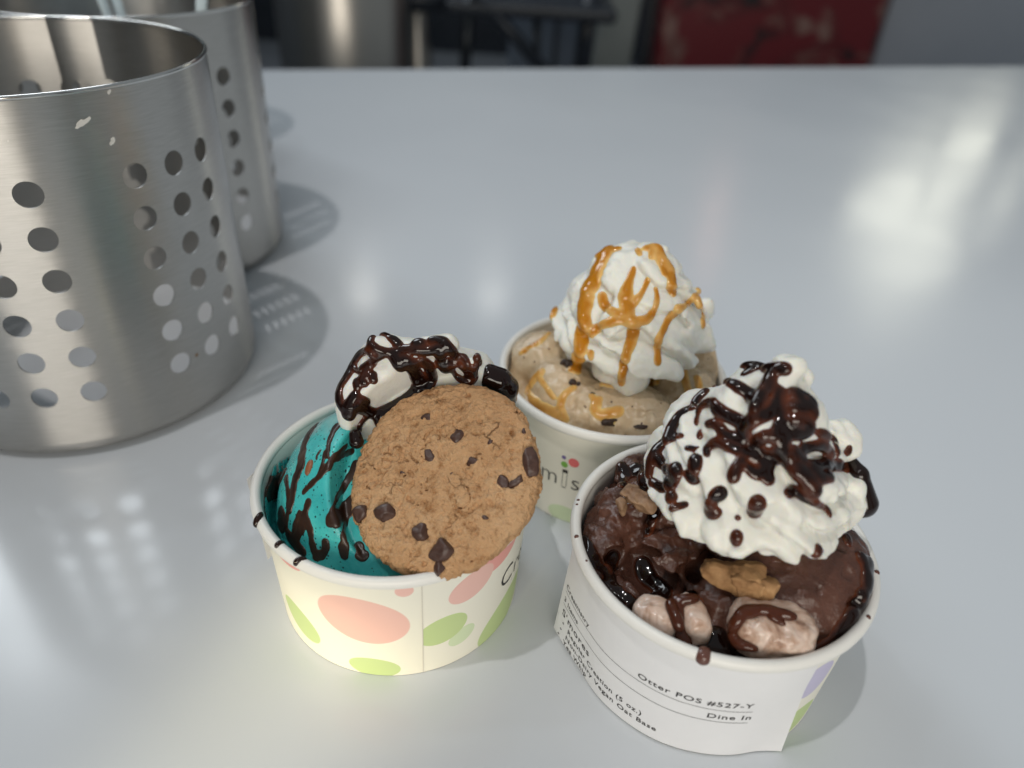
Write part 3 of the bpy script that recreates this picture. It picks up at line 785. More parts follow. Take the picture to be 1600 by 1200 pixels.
# --- coffee ice cream
F = Field((-44, -44, ZB), (44, 44, 74), .55)
for (px, py, z, r, k) in ((985, 560, 40, 27, 5), (880, 600, 47, 13, 3), (850, 560, 46, 14, 3), (940, 640, 45, 13, 4), (1000, 650, 45, 14, 4), (1070, 610, 46, 14, 4), (1098, 560, 48, 15, 4), (900, 650, 40, 9, 2), (1040, 660, 40, 9, 3), (1040, 520, 44, 14, 4), (860, 520, 40, 9, 2)):
    F.sphere(L(3, px, py, z) - np.array((0, 0, r * .2)), r, k, (1, 1, .95))
x, y, z = F.grid(); F.a = smin(F.a, (z - 41.) + 0 * F.a, 4)
F.near(lambda x, y, z: .9 * fbm(x, y, z, 8, 3, 51, .5) + .5 * np.abs(vnoise(x / 3.5, y / 3.5, z / 6, 8)) + 2.6 * np.maximum(fbm(x, y, z, 4, 2, 66) - .5, 0), 4)
clip_to_cup(F)
SC3, P, Q = field_obj('coffee_ice_cream', F, M_COFFEE, CUP[3]); B3 = bvh_of(P, Q, CUP[3]); FS3 = F
tag(SC3, 'light tan coffee ice cream with dark bits in the back paper cup', 'ice cream')

# --- whipped cream
def spiral(c, R0, R1, z0, z1, turns, ph, n, wob=0., sd=0, pw=1.):
    P = []
    rg = np.random.default_rng(sd); a1, a2 = rg.random(2) * 6
    for i in range(n):
        t = i / (n - 1); a = ph + 2 * math.pi * turns * (1 - (1 - t) ** 1.25)
        R = R0 + (R1 - R0) * t ** pw + wob * math.sin(3 * a + a1) * (1 - t)
        P.append((c[0] + R * math.cos(a), c[1] + R * math.sin(a), z0 + (z1 - z0) * t + wob * .6 * math.sin(2 * a + a2)))
    return P
def warp(F, amp, scale, seed):
    F.near(lambda x, y, z: amp * fbm(x, y, z, scale, 2, seed), 4)

def tier(F, c, R, H, n, depth, twist, ph, k=2., seed=1, lean=(0, 0), pw=.75, below=.55):
    """one swirled layer: an ellipsoid with rounded ridges that wind round it and sharp valleys between them"""
    x, y, z = F.grid(); x = x - c[0]; y = y - c[1]; z = z - c[2]
    x = x - lean[0] * z; y = y - lean[1] * z
    nz = .85 * vnoise(x / 13 + seed, y / 13, z / 13, seed)
    rho = np.sqrt(x * x + y * y); zz_ = np.where(z > 0, z / H, z / (H * below))
    th = np.arctan2(y, x) + twist * z / H + nz * .8
    e = np.sqrt((rho / R) ** 2 + zz_ ** 2)
    rid = np.abs(np.cos(n * .5 * th + ph)) ** pw
    amp = .75 + .5 * vnoise(np.cos(th) * 2 + seed, np.sin(th) * 2, z * 0 + 1.5, seed + 5)
    mod = 1 + depth * amp * (rid - .62) * np.clip(rho / R * 1.7, 0, 1)
    F.a = smin(F.a, ((e / mod - 1) * min(R, H) * .9).astype(np.float32), k)
# cream on the coffee ice cream: a wide rosette
cc3 = (5.5, 2.)
F = Field((-34, -38, 44), (46, 42, 108), .5)
tier(F, (cc3[0], cc3[1], 66), 29.5, 17, 8, .26, 1.1, .3, 2, 3)
tier(F, (cc3[0] - 1.5, cc3[1], 77), 25., 15, 7, .28, 1.3, 1.2, 1.2, 7)
tier(F, (cc3[0] - 1., cc3[1] + 1, 86.5), 18., 13, 5, .30, 1.5, .5, 1.2, 11)
tier(F, (cc3[0] + 2, cc3[1] + 2, 94.5), 9., 7.5, 5, .26, 1.5, .5, 1.2, 12)
for (px, py, z, r) in ((985, 590, 58, 6.5), (950, 575, 59, 6), (1030, 560, 60, 6.5), (1075, 520, 63, 6), (1098, 485, 68, 4.5), (1105, 475, 71, 2.5), (905, 545, 60, 6), (985, 600, 57, 4.5), (880, 500, 64, 4.5)): F.sphere(L(3, px, py, z), r, 2.5)
F.blur(2); F.near(lambda x, y, z: .65 * fbm(x, y, z, 7, 3, 12, .55), 4)
CR3, P, Q = field_obj('whipped_cream', F, M_CREAM, CUP[3]); BC3 = bvh_of(P, Q, CUP[3]); FC3 = F
tag(CR3, 'white whipped cream rosette drizzled with amber caramel on the coffee ice cream', 'whipped cream')

# cream on the chocolate ice cream: a tall ragged peak
cc2 = (7.5, 1.)
F = Field((-34, -40, 40), (52, 40, 120), .5)
tier(F, (3.6, 0, 70), 28., 16, 8, .24, .9, .9, 2, 23, below=.42)
tier(F, (2.0, 1, 80.5), 24.5, 16, 7, .22, 1.2, 2.0, 1.2, 27)
tier(F, (1.5, 1, 92), 16., 15, 5, .22, 1.2, .2, 1.2, 31, (.1, 0))
F.capsule((2.5, 1, 101), (6., 2, 108.5), 7.0, 3.6, 2); F.capsule((6., 2, 107), (8., 3, 111.0), 3.0, .9, 1.5)
for (px, py, z, r) in ((1236, 566, 109, 2.2), (1250, 572, 107, 1.8), (1258, 590, 104, 2.4), (1222, 570, 109, 2.0), (1318, 668, 88, 2.6), (1328, 684, 86, 2.2), (1300, 672, 88, 3.2), (1262, 630, 98, 3), (1335, 760, 76, 3)): F.sphere(L(2, px, py, z), r, 1.2)
for (px, py, z, r) in ((1310, 690, 84, 5), (1325, 695, 85, 3.5), (1150, 790, 68, 7), (1240, 815, 66, 7), (1305, 790, 67, 7), (1090, 740, 68, 7), (1045, 700, 66, 7), (1200, 805, 67, 7), (1280, 815, 65, 6), (1262, 832, 63, 4)):
    F.sphere(L(2, px, py, z), r, 3)
F.blur(2)
F.near(lambda x, y, z: .85 * fbm(x, y, z, 8, 3, 15, .55) + .3 * np.abs(vnoise(x / 3.4, y / 3.4, z / 8, 3)), 4)
CR2, P, Q = field_obj('whipped_cream', F, M_CREAM, CUP[2]); BC2 = bvh_of(P, Q, CUP[2]); FC2 = F
tag(CR2, 'tall ragged whipped cream peak under dark chocolate sauce on the chocolate ice cream', 'whipped cream')

# cream on the teal ice cream: low folded lobes
F = Field((-32, -34, 48), (48, 44, 112), .5)
def lb(px, py, z, r, k=3, sq=(1, 1, 1)): F.sphere(L(1, px, py, z), r, k, sq)
for a in ((600, 625, 72, 11), (575, 640, 70, 9), (635, 610, 74, 10), (590, 590, 78, 9), (565, 615, 74, 8), (660, 590, 78, 10), (700, 585, 78, 10), (735, 590, 74, 9), (640, 570, 84, 8), (590, 560, 84, 5.5), (610, 545, 88, 5), (680, 560, 84, 7), (560, 660, 66, 4.5), (585, 665, 66, 4.5), (600, 662, 66, 4.5), (760, 600, 70, 6)): lb(*a)
F.capsule(L(1, 590, 545, 90), L(1, 640, 552, 88), 4.2, 3.6, 2); F.capsule(L(1, 650, 550, 90), L(1, 700, 540, 92), 3.6, 4, 2)
F.capsule(L(1, 725, 580, 84), L(1, 745, 560, 90), 5, 1.2, 2); F.capsule(L(1, 712, 575, 84), L(1, 722, 562, 88), 4, 1.5, 2)
F.blur(1)
F.near(lambda x, y, z: .8 * fbm(x, y, z, 8, 2, 25) + .5 * np.abs(vnoise(x / 4.5, y / 4.5, z / 7, 13)), 4)
G = Field(F.lo, F.lo + (F.n - 1) * F.h, F.h); G.sphere(L(1, 618, 610, 92), 9.5, 0, (1.25, 1, .9)); F.a = smax(F.a, -G.a, 2)
behind_cookie(F, 1, 33.5, .4)
CR1, P, Q = field_obj('whipped_cream', F, M_CREAM, CUP[1]); BC1 = bvh_of(P, Q, CUP[1]); FC1 = F
tag(CR1, 'low folded whipped cream coated in glossy chocolate sauce behind the cookie', 'whipped cream')

# --- sauces: strands traced where the photograph shows them and laid on the surface underneath
def zz(ox, oy, s): return lambda x, y: (ox + x / s, oy + y / s)
def make_sauce_part(name, n, bvhs, strands, conv, scale, lo, hi, m, parent, bases, k=.9, sink=.3, h=.38, seed=3, tmax=1.2, jit=.12, t=1.15, wide=1.0, soft=1.1, level=5, br=True):
    """a film of sauce that follows (and slightly fills in) the surface below, with rounded edges"""
    st = [[(p[0], p[1], (p[2] if len(p) > 2 else q[0][2]) * wide) for p in q] for q in strands]
    F = Field(lo, hi, h); Br = Field(lo, hi, h); sauce_field(F, n, bvhs, st, conv, scale, k, sink, seed=seed, jit=jit, bridge=Br)
    sm = []
    for b_ in bases:
        c = Field(b_.lo, b_.lo + (b_.n - 1) * b_.h, b_.h); c.a = b_.a.copy(); c.blur(level); sm.append(c)
    def dist(P, fl):
        d = None
        for b_ in fl:
            v = b_.sample(P); inside = ((P > b_.lo) & (P < b_.lo + (b_.n - 1) * b_.h)).all(1); v = np.where(inside, v, 8.); d = v if d is None else np.minimum(d, v)
        return d
    msk = F.a < 3.; idx = np.nonzero(msk)
    P = np.stack([idx[q].astype(np.float32) * h + F.lo[q] for q in range(3)], 1)
    d = dist(P, sm); mv = F.a[msk]
    tt_ = t + .22 * vnoise(P[:, 0] / 4, P[:, 1] / 4, P[:, 2] / 4, seed)
    F.a[msk] = np.maximum(smax(d - tt_, mv, soft), -(d + 1.6)); F.a[~msk] = 8
    if br: F.a = smin(F.a, Br.a, .7)
    F.blur(1)
    o, P, Q = field_obj(name, F, m, (0, 0, 0), parent, {'thick': lambda P: np.clip(dist(P, bases) / tmax, 0, 1)}); return o, P, Q
CAR = [[(500, 90, 26), (480, 150, 30), (455, 200, 32), (425, 260, 30), (412, 330, 25), (408, 400, 25), (400, 470, 24), (385, 530, 24), (382, 548, 28)],
 [(385, 190, 9), (345, 240, 11), (312, 300, 13), (292, 350, 12), (288, 372, 9)], [(400, 135, 7), (450, 122, 11), (520, 98, 14), (545, 92, 12)], [(330, 235, 7), (320, 280, 8)],
 [(600, 165, 8), (585, 210, 14), (568, 270, 25), (575, 310, 27), (578, 345, 24), (600, 380, 22), (590, 440, 18), (570, 500, 16), (558, 560, 15), (552, 600, 12)],
 [(482, 268, 15), (495, 310, 16), (560, 345, 12), (600, 360, 12)], [(442, 412, 14), (480, 380, 15), (540, 362, 15), (600, 366, 15), (650, 355, 15), (672, 330, 11), (688, 285, 8), (682, 240, 6)],
 [(655, 205, 7), (632, 255, 9), (600, 300, 12)], [(640, 92, 9), (690, 85, 14), (705, 130, 20), (735, 180, 20), (745, 230, 20), (745, 262, 14)], [(700, 155, 14), (715, 190, 12)],
 [(770, 320, 16), (735, 350, 11), (710, 400, 12), (690, 450, 12), (690, 500, 13), (690, 520, 15)], [(842, 235, 9), (846, 290, 12), (858, 345, 12), (860, 385, 10)], [(760, 325, 14), (800, 300, 10), (838, 262, 9)],
 [(612, 95, 9), (625, 115, 7)], [(440, 480, 11), (440, 505, 8)], [(670, 90, 10), (665, 130, 8)]]
CARI = [[(250, 555, 18), (215, 600, 16), (215, 650, 18), (265, 690, 22), (320, 715, 22)], [(175, 485, 8), (215, 462, 12), (262, 430, 9), (290, 400, 7)], [(345, 735, 14), (325, 690, 13), (340, 640, 11), (380, 610, 8)],
 [(472, 655, 13), (452, 690, 17), (480, 715, 20), (550, 700, 19)], [(440, 640, 9), (470, 680, 12)], [(600, 605, 13), (640, 595, 21), (680, 592, 21)], [(770, 480, 14), (785, 550, 13), (800, 610, 13), (812, 650, 10)],
 [(838, 575, 13), (850, 615, 13)], [(480, 600, 8), (540, 610, 12), (580, 612, 12)], [(525, 745, 8), (500, 720, 10)], [(300, 650, 9), (240, 570, 9)]]
lo3, hi3 = (-44, -46, 34), (46, 44, 108)
make_sauce_part('caramel_drizzle', 3, [BC3, B3], CAR, zz(740, 350, 2.4), 2.4, lo3, hi3, M_CARAMEL, CR3, [FC3, FS3], tmax=1.05, t=.8, wide=1.0)
make_sauce_part('caramel_pool', 3, [B3], CARI, zz(740, 350, 2.4), 2.4, lo3, hi3, M_CARAMEL, SC3, [FS3], tmax=1.5, t=.7)
CH2 = [[(752, 68, 4), (735, 92, 10), (705, 118, 12)], [(805, 152, 26), (760, 148, 26), (700, 145, 24), (640, 130, 26), (580, 135, 22), (530, 160, 20), (480, 198, 18), (440, 240, 16)],
 [(490, 208, 16), (545, 228, 22), (600, 265, 24), (640, 300, 30), (645, 350, 28)], [(740, 150, 26), (715, 210, 30), (680, 270, 30), (655, 320, 30)], [(640, 150, 20), (590, 180, 14)],
 [(770, 262, 26), (762, 320, 28), (720, 370, 26), (665, 395, 28), (605, 430, 32), (590, 490, 30)], [(770, 280, 22), (785, 380, 18), (770, 450, 26), (740, 500, 26)],
 [(360, 380, 14), (375, 335, 16), (430, 318, 18), (455, 355, 26), (520, 390, 24), (580, 425, 28)], [(355, 400, 8), (352, 430, 6)], [(405, 430, 14), (450, 432, 16), (500, 485, 20), (545, 500, 22), (590, 520, 18)],
 [(398, 258, 15), (355, 300, 15), (340, 330, 12)], [(345, 345, 14), (280, 375, 16), (232, 430, 18), (200, 500, 20), (150, 560, 22), (118, 620, 20), (108, 690, 14)], [(272, 488, 12), (215, 505, 13), (170, 540, 14)],
 [(150, 600, 22), (190, 650, 16), (235, 680, 36), (210, 735, 34)], [(250, 640, 16), (235, 670, 24)], [(215, 800, 42)], [(190, 760, 20), (120, 720, 16)],
 [(372, 468, 9), (365, 500, 6)], [(362, 545, 11)], [(345, 605, 26), (340, 650, 28), (335, 700, 34)], [(300, 550, 8), (340, 556, 7)],
 [(408, 590, 6), (402, 560, 10), (430, 530, 16), (480, 525, 20), (540, 555, 20), (600, 575, 20), (655, 600, 18)], [(705, 490, 26), (660, 520, 24), (640, 570, 22), (655, 610, 16)],
 [(700, 560, 22), (725, 600, 28), (700, 660, 36), (715, 710, 28)], [(585, 610, 18), (555, 650, 20), (532, 705, 24)], [(600, 640, 10), (650, 680, 26), (690, 670, 26)], [(735, 565, 18), (760, 620, 16)],
 [(850, 275, 34), (910, 295, 34), (925, 345, 34), (845, 345, 34)], [(880, 310, 44)], [(950, 370, 20), (945, 395, 14)],
 [(835, 420, 34), (900, 420, 34), (905, 465, 36), (835, 470, 36)], [(800, 480, 34), (780, 550, 30), (810, 610, 34), (870, 660, 36), (920, 710, 36), (955, 770, 34)], [(880, 560, 26), (940, 540, 24), (1000, 545, 26), (1040, 585, 18)], [(840, 570, 30), (890, 620, 30)],
 [(930, 655, 34), (1000, 640, 40), (1070, 640, 36), (1100, 655, 24)], [(960, 700, 30), (1030, 690, 30)],
 [(965, 470, 12), (1010, 485, 16), (1050, 525, 16), (1066, 580, 12)], [(1128, 545, 6), (1118, 575, 8), (1100, 580, 5)],
 [(812, 785, 20), (850, 765, 20), (900, 800, 20), (960, 835, 14), (1005, 860, 12), (1024, 895, 8)],
 [(475, 780, 34), (440, 800, 26)], [(415, 840, 26), (425, 880, 26), (450, 875, 26)], [(665, 830, 34), (640, 875, 36)], [(560, 905, 20)], [(555, 990, 22), (550, 1030, 20)], [(970, 1065, 24), (955, 1095, 14)], [(1110, 1000, 20), (1118, 1030, 20)],
 [(480, 1005, 10)], [(300, 835, 8), (220, 860, 10)]]
lo2, hi2 = (-46, -46, 34), (56, 44, 118)
c9 = zz(980, 530, 3.2425)
make_sauce_part('chocolate_sauce', 2, [BC2, B2], CH2, c9, 3.2425, lo2, hi2, M_CHOC, CR2, [FC2, FS2], k=1.0, wide=1.03, level=6, t=1.0)
FB = Field(lo2, hi2, .4)
for a, b_, ra, rb in (((1342, 742, 78), (1347, 785, 70), 2.6, 4.4), ((1330, 722, 80), (1342, 742, 78), 1.8, 2.6)): FB.capsule(L(2, *a), L(2, *b_), ra, rb, 1)
field_obj('sauce_lobe', FB, M_CHOC, (0, 0, 0), CR2, {'thick': lambda P: np.ones(len(P))})
P2 = [[(150, 560, 20), (175, 620, 26), (210, 690, 26), (250, 750, 24), (300, 800, 24), (370, 860, 22), (420, 900, 18)], [(300, 620, 14), (270, 690, 14), (280, 740, 12)], [(430, 660, 22), (450, 720, 28), (500, 770, 26), (550, 810, 20)],
 [(540, 860, 26), (570, 920, 30), (620, 980, 30), (650, 1020, 24)], [(480, 830, 22), (540, 850, 22)], [(660, 790, 14), (690, 850, 18), (690, 890, 18)], [(700, 1030, 20), (780, 1060, 26), (860, 1085, 24)], [(760, 985, 16), (800, 1000, 18)],
 [(500, 420, 10), (470, 470, 10), (455, 530, 9)], [(330, 200, 12), (350, 260, 12), (330, 300, 10)], [(400, 210, 14), (440, 260, 20), (455, 300, 14)]]
make_sauce_part('sauce_pool', 2, [B2], P2, zz(860, 660, 3), 3, lo2, hi2, M_CHOC, SC2, [FS2], k=2, wide=1.1)
P2b = [[(1262, 1026, 9), (1300, 1003, 10), (1330, 965, 10), (1350, 925, 9)], [(1180, 1022, 12), (1120, 1012, 12)], [(1358, 880, 9), (1355, 920, 9)], [(1345, 870, 7), (1352, 890, 7)]]
make_sauce_part('sauce_pool', 2, [B2], P2b, zz(0, 0, 1), 1, lo2, hi2, M_CHOC, SC2, [FS2], k=2)
CH1 = [[(250, 215, 18), (200, 245, 24), (155, 310, 26), (120, 380, 24), (90, 430, 24), (60, 480, 26), (45, 540, 26), (52, 600, 22), (75, 645, 16)],
 [(270, 190, 18), (275, 140, 18), (310, 108, 18), (370, 108, 18), (430, 138, 20), (480, 185, 24)], [(285, 185, 18), (330, 220, 20), (400, 238, 22), (470, 232, 22), (530, 212, 24)], [(440, 130, 10), (470, 160, 10)],
 [(520, 212, 22), (590, 215, 22), (660, 225, 22), (720, 222, 22), (770, 195, 18)], [(600, 170, 34), (640, 168, 26)], [(700, 148, 16), (750, 140, 20), (800, 160, 26), (830, 200, 26), (870, 235, 24), (885, 275, 20)],
 [(790, 215, 24), (775, 265, 32), (800, 310, 38), (815, 365, 30)], [(850, 300, 26), (880, 250, 22)], [(440, 250, 30), (465, 300, 34), (500, 350, 30)], [(360, 250, 16), (300, 290, 16), (240, 330, 16), (200, 350, 12)], [(260, 230, 12), (290, 270, 10)],
 [(300, 310, 9), (240, 365, 10), (215, 390, 8)], [(160, 300, 10), (160, 350, 10), (210, 385, 8)],
 [(520, 285, 34), (560, 330, 34), (600, 390, 40), (625, 450, 44), (610, 510, 44), (560, 560, 40)], [(640, 280, 20), (680, 320, 24), (710, 380, 30), (710, 440, 30), (685, 495, 24)], [(590, 300, 22), (600, 350, 20)], [(650, 410, 20), (655, 480, 24)],
 [(165, 540, 26), (130, 590, 30), (110, 640, 34), (160, 630, 36), (220, 640, 34), (280, 670, 32), (350, 670, 34), (430, 630, 32), (500, 590, 32), (560, 550, 30)], [(90, 680, 26), (130, 690, 30), (110, 640, 30)], [(240, 600, 30), (200, 570, 20)], [(330, 700, 30), (345, 745, 30)],
 [(250, 690, 14), (215, 725, 12), (190, 765, 10), (195, 800, 6)], [(170, 440, 20), (180, 490, 18)], [(205, 435, 22), (235, 455, 22)], [(275, 400, 20), (300, 440, 16)], [(300, 390, 12), (200, 420, 14)],
 [(875, 310, 12), (865, 360, 10), (910, 420, 12), (970, 455, 10)], [(920, 330, 14), (960, 370, 16), (985, 430, 14)], [(950, 270, 14), (975, 330, 11), (990, 400, 11)], [(1045, 255, 20), (1050, 300, 20), (1030, 350, 20), (1015, 420, 20), (990, 460, 14)], [(900, 270, 14), (950, 262, 14)]]
lo1, hi1 = (-44, -46, 34), (52, 46, 112)
c4 = zz(520, 500, 4.6147)
make_sauce_part('chocolate_sauce', 1, [BC1, B1], CH1, c4, 4.6147, lo1, hi1, M_CHOC, CR1, [FC1, FS1], k=1.0, wide=1.05)
FB = Field(lo1, hi1, .4)
tub = [L(1, *q) for q in ((746, 593, 76), (765, 590, 77), (780, 596, 76), (790, 606, 73), (793, 622, 68))]
for a, b_, ra, rb in zip(tub[:-1], tub[1:], (3.2, 4.2, 4.4, 4.2), (4.2, 4.4, 4.2, 3.2)): FB.capsule(a, b_, ra, rb, 1)
field_obj('sauce_lobe', FB, M_CHOC, (0, 0, 0), CR1, {'thick': lambda P: np.ones(len(P))})
ST1 = [[(545, 125, 14), (470, 180, 20), (410, 250, 22), (360, 320, 20), (320, 390, 20), (300, 450, 14)], [(545, 185, 14), (490, 250, 20), (420, 320, 24), (370, 400, 24), (345, 480, 22), (335, 560, 22), (300, 650, 18), (290, 740, 14), (275, 820, 10)],
 [(490, 140, 6), (430, 200, 7), (360, 280, 7), (300, 380, 7), (270, 470, 7), (262, 540, 6)], [(552, 315, 16), (525, 360, 14), (505, 410, 11), (497, 460, 8), (494, 510, 5)],
 [(605, 438, 10), (560, 480, 12), (520, 530, 12), (470, 590, 12), (420, 640, 13), (370, 690, 12), (352, 712, 8)], [(638, 468, 12), (590, 490, 12), (540, 520, 10)], [(478, 470, 6), (465, 540, 7), (440, 600, 7)], [(455, 460, 4), (430, 500, 5), (432, 520, 4)],
 [(660, 540, 14), (635, 600, 14), (600, 660, 14), (565, 715, 14), (545, 750, 10), (528, 800, 8), (512, 840, 7)], [(670, 760, 34), (620, 800, 32), (570, 840, 28), (530, 870, 24), (500, 895, 14)], [(560, 880, 16), (545, 905, 10)],
 [(602, 870, 11), (592, 930, 11), (588, 1000, 11), (588, 1040, 20), (592, 1085, 18)], [(382, 765, 15), (365, 820, 14), (350, 880, 18), (330, 940, 20), (300, 1000, 18)], [(365, 860, 14), (390, 920, 16), (400, 990, 14), (415, 1060, 20)],
 [(482, 1000, 15), (480, 1050, 15), (445, 1085, 18), (420, 1095, 16)], [(675, 1020, 18), (690, 1080, 20), (720, 1075, 14)], [(240, 600, 26), (200, 650, 30), (150, 680, 30), (150, 730, 24), (200, 720, 20)], [(220, 840, 34), (235, 890, 34), (210, 910, 26)],
 [(265, 960, 24), (300, 1010, 26), (350, 1060, 26)], [(250, 620, 14), (262, 720, 10), (262, 820, 9), (255, 900, 10)], [(330, 820, 7), (300, 900, 9), (290, 960, 8)]]
make_sauce_part('chocolate_streak', 1, [B1], ST1, zz(380, 580, 3.75), 3.75, lo1, (44, 46, 80), M_CHOCFLAT, SC1, [FS1], k=.5, h=.34, tmax=.6, jit=.3, t=.38, wide=1.5, br=False, soft=.5, level=1)
make_sauce_part('chocolate_streak', 1, [B1], [[(395, 535, 14), (385, 565, 15), (375, 600, 10)]], zz(380, 580, 3.75), 3.75, lo1, (44, 46, 80), simple('toffee_streak', (.25, .09, .035), .4), SC1, [FS1], t=.5, soft=.5, level=1)

FB = Field(lo1, hi1, .4); FB.capsule(L(1, 555, 680, 67), L(1, 557, 690, 66), 2.0, 2.3, 1)
field_obj('sauce_lobe', FB, M_CHOC, (0, 0, 0), CR1, {'thick': lambda P: np.ones(len(P))})
# --- cookie
F = Field((-35, -33.5, -11), (35, 33.5, 4.5), .33)
x, y, z = F.grid()
ang = np.arctan2(y, x); rr = np.sqrt((x / 1.0) ** 2 + (y / .985) ** 2)
edge = 30.2 + .5 * np.sin(2 * ang + 1) + .35 * np.sin(5 * ang + .5) + .45 * vnoise(np.cos(ang) * 4 + 5, np.sin(ang) * 4 + 5, 0 * ang + 2.5, 4) + 0 * z
top = .4 - 2.0 * (rr / 31.) ** 2 - 2.2 * (rr / 32.) ** 8
bot = -COOK_T * .78 + 0 * rr
R_ = 2.6
dx = np.maximum(rr - (edge - R_), 0); zc = np.clip(z, bot + R_ * .6, top)
F.a = (np.sqrt(dx ** 2 + np.maximum(np.maximum(z - (top - R_ * .5), (bot + R_ * .5) - z), 0) ** 2) - R_ * .8).astype(np.float32)
def cook(x, y, z):
    n = .40 * fbm(x, y, z, 6, 3, 61, .6) + .36 * fbm(x, y, z, 1.25, 2, 91, .7)
    cr = 1 - np.abs(fbm(x, y, z * .5, 8, 3, 71, .65)) * 11                       # dry surface cracks, thin grooves
    msk = np.clip(fbm(x, y, z, 13, 2, 81) * 2.6 + .25, 0, 1)
    pits = np.maximum(fbm(x, y, z, 1.9, 2, 99) - .35, 0) * 1.7
    return n + np.maximum(cr, 0) * 1.1 * msk + pits
F.near(cook, 3)
for q in ((-30.5, 9.0, -2.5, 2.6), (5, 31, -1, 1.5), (29.5, -14, -1, 1.4)):
    G = Field(F.lo, F.lo + (F.n - 1) * F.h, F.h); G.sphere(q[:3], q[3]); F.a = smax(F.a, -G.a, .6)
m, nt, b = mat('baked_cookie')
n1 = noise(nt, 150, 6, .75); n2 = noise(nt, 30, 4, .6, 1.0); n3 = noise(nt, 800, 3, .7)
tcv = nt.nodes.new('ShaderNodeTexCoord'); wn = N(nt, 'ShaderNodeTexNoise', Scale=160, Detail=3); nt.links.new(tcv.outputs['Object'], wn.inputs['Vector'])
wm = nt.nodes.new('ShaderNodeVectorMath'); wm.operation = 'SCALE'; nt.links.new(wn.outputs['Color'], wm.inputs[0]); wm.inputs['Scale'].default_value = .006
wa = nt.nodes.new('ShaderNodeVectorMath'); nt.links.new(tcv.outputs['Object'], wa.inputs[0]); nt.links.new(wm.outputs[0], wa.inputs[1])
vo = N(nt, 'ShaderNodeTexVoronoi', Scale=230); vo.feature = 'DISTANCE_TO_EDGE'; nt.links.new(wa.outputs[0], vo.inputs['Vector'])
crack = ramp(nt, vo.outputs['Distance'], [(.0, (.1, .1, .1)), (.07, (1, 1, 1))])
cmask = ramp(nt, noise(nt, 75, 3), [(.60, (1, 1, 1)), (.70, (0, 0, 0))])
crack = mixc(nt, cmask, crack, (1., 1., 1.))
base = ramp(nt, n2, [(.25, (.54, .30, .145)), (.5, (.66, .395, .205)), (.75, (.74, .49, .28))])
base = mixc(nt, ramp(nt, n1, [(.34, (1, 1, 1)), (.48, (0, 0, 0))]), base, (.34, .155, .055))
base = mixc(nt, ramp(nt, n3, [(.58, (0, 0, 0)), (.72, (.7, .7, .7))]), base, (.72, .50, .30))
base = mixc(nt, crack, (.36, .17, .065), base)
geo = nt.nodes.new('ShaderNodeTexCoord'); sp = nt.nodes.new('ShaderNodeVectorMath'); sp.operation = 'LENGTH'; nt.links.new(geo.outputs['Object'], sp.inputs[0])
rimc = ramp(nt, math_(nt, 'ADD', sp.outputs['Value'], math_(nt, 'MULTIPLY', n2, .006)), [(.030, (0, 0, 0)), (.0365, (.6, .6, .6))])
nt.links.new(mixc(nt, rimc, base, (.52, .255, .095)), b.inputs['Base Color'])
setp(b, rough=.78, spec=.25, sss=.08, rad=(.002, .001, .0005))
bump(nt, b, math_(nt, 'ADD', math_(nt, 'MULTIPLY', crack, 1.3), math_(nt, 'ADD', n3, math_(nt, 'MULTIPLY', n1, 2.6))), 1., .0012)
P, Q = F.polys(); Q = orient(P + np.array((0, 0, 4)), Q)
RM = Matrix((CX, CY, CN)).transposed()
ck = link('chocolate_chip_cookie', quads_mesh('chocolate_chip_cookie', P, Q), m); CKM = Matrix.Translation(CC) @ RM.to_4x4(); ck.matrix_world = CKM
tag(ck, 'round golden chocolate chip cookie leaning on the teal scoop in the left cup', 'cookie')
rotn = np.array(RM); Pw = P / 1000. @ rotn.T + np.array(CC)
BCK = BVHTree.FromPolygons([tuple(v) for v in Pw], [tuple(map(int, q)) for q in Q])
M_CHIP = grained('chocolate_chip', (.045, .020, .014), (.085, .042, .030), 420, .42, .5, .0004)
def chunk_mesh(name, a, bb, c, seed, cuts=9, h=.22, rough=.25, nsc=1.5):
    rg = np.random.default_rng(seed); m_ = max(a, bb, c) + 1
    F = Field((-m_,) * 3, (m_,) * 3, h, 4); x, y, z = F.grid()
    d = (np.sqrt((x / a) ** 2 + (y / bb) ** 2 + (z / c) ** 2) - 1) * min(a, bb, c)
    d = d.astype(np.float32)
    for i in range(cuts):
        v = rg.normal(size=3); v /= np.linalg.norm(v); s = np.sqrt((v[0] * a) ** 2 + (v[1] * bb) ** 2 + (v[2] * c) ** 2) * rg.uniform(.62, .85)
        d = smax(d, (x * v[0] + y * v[1] + z * v[2] - s).astype(np.float32), .25)
    F.a = d; F.near(lambda x, y, z: rough * fbm(x + seed, y, z, nsc, 2, seed % 50), 2)
    P, Q = F.polys(); return quads_mesh(name, P, orient(P, Q))
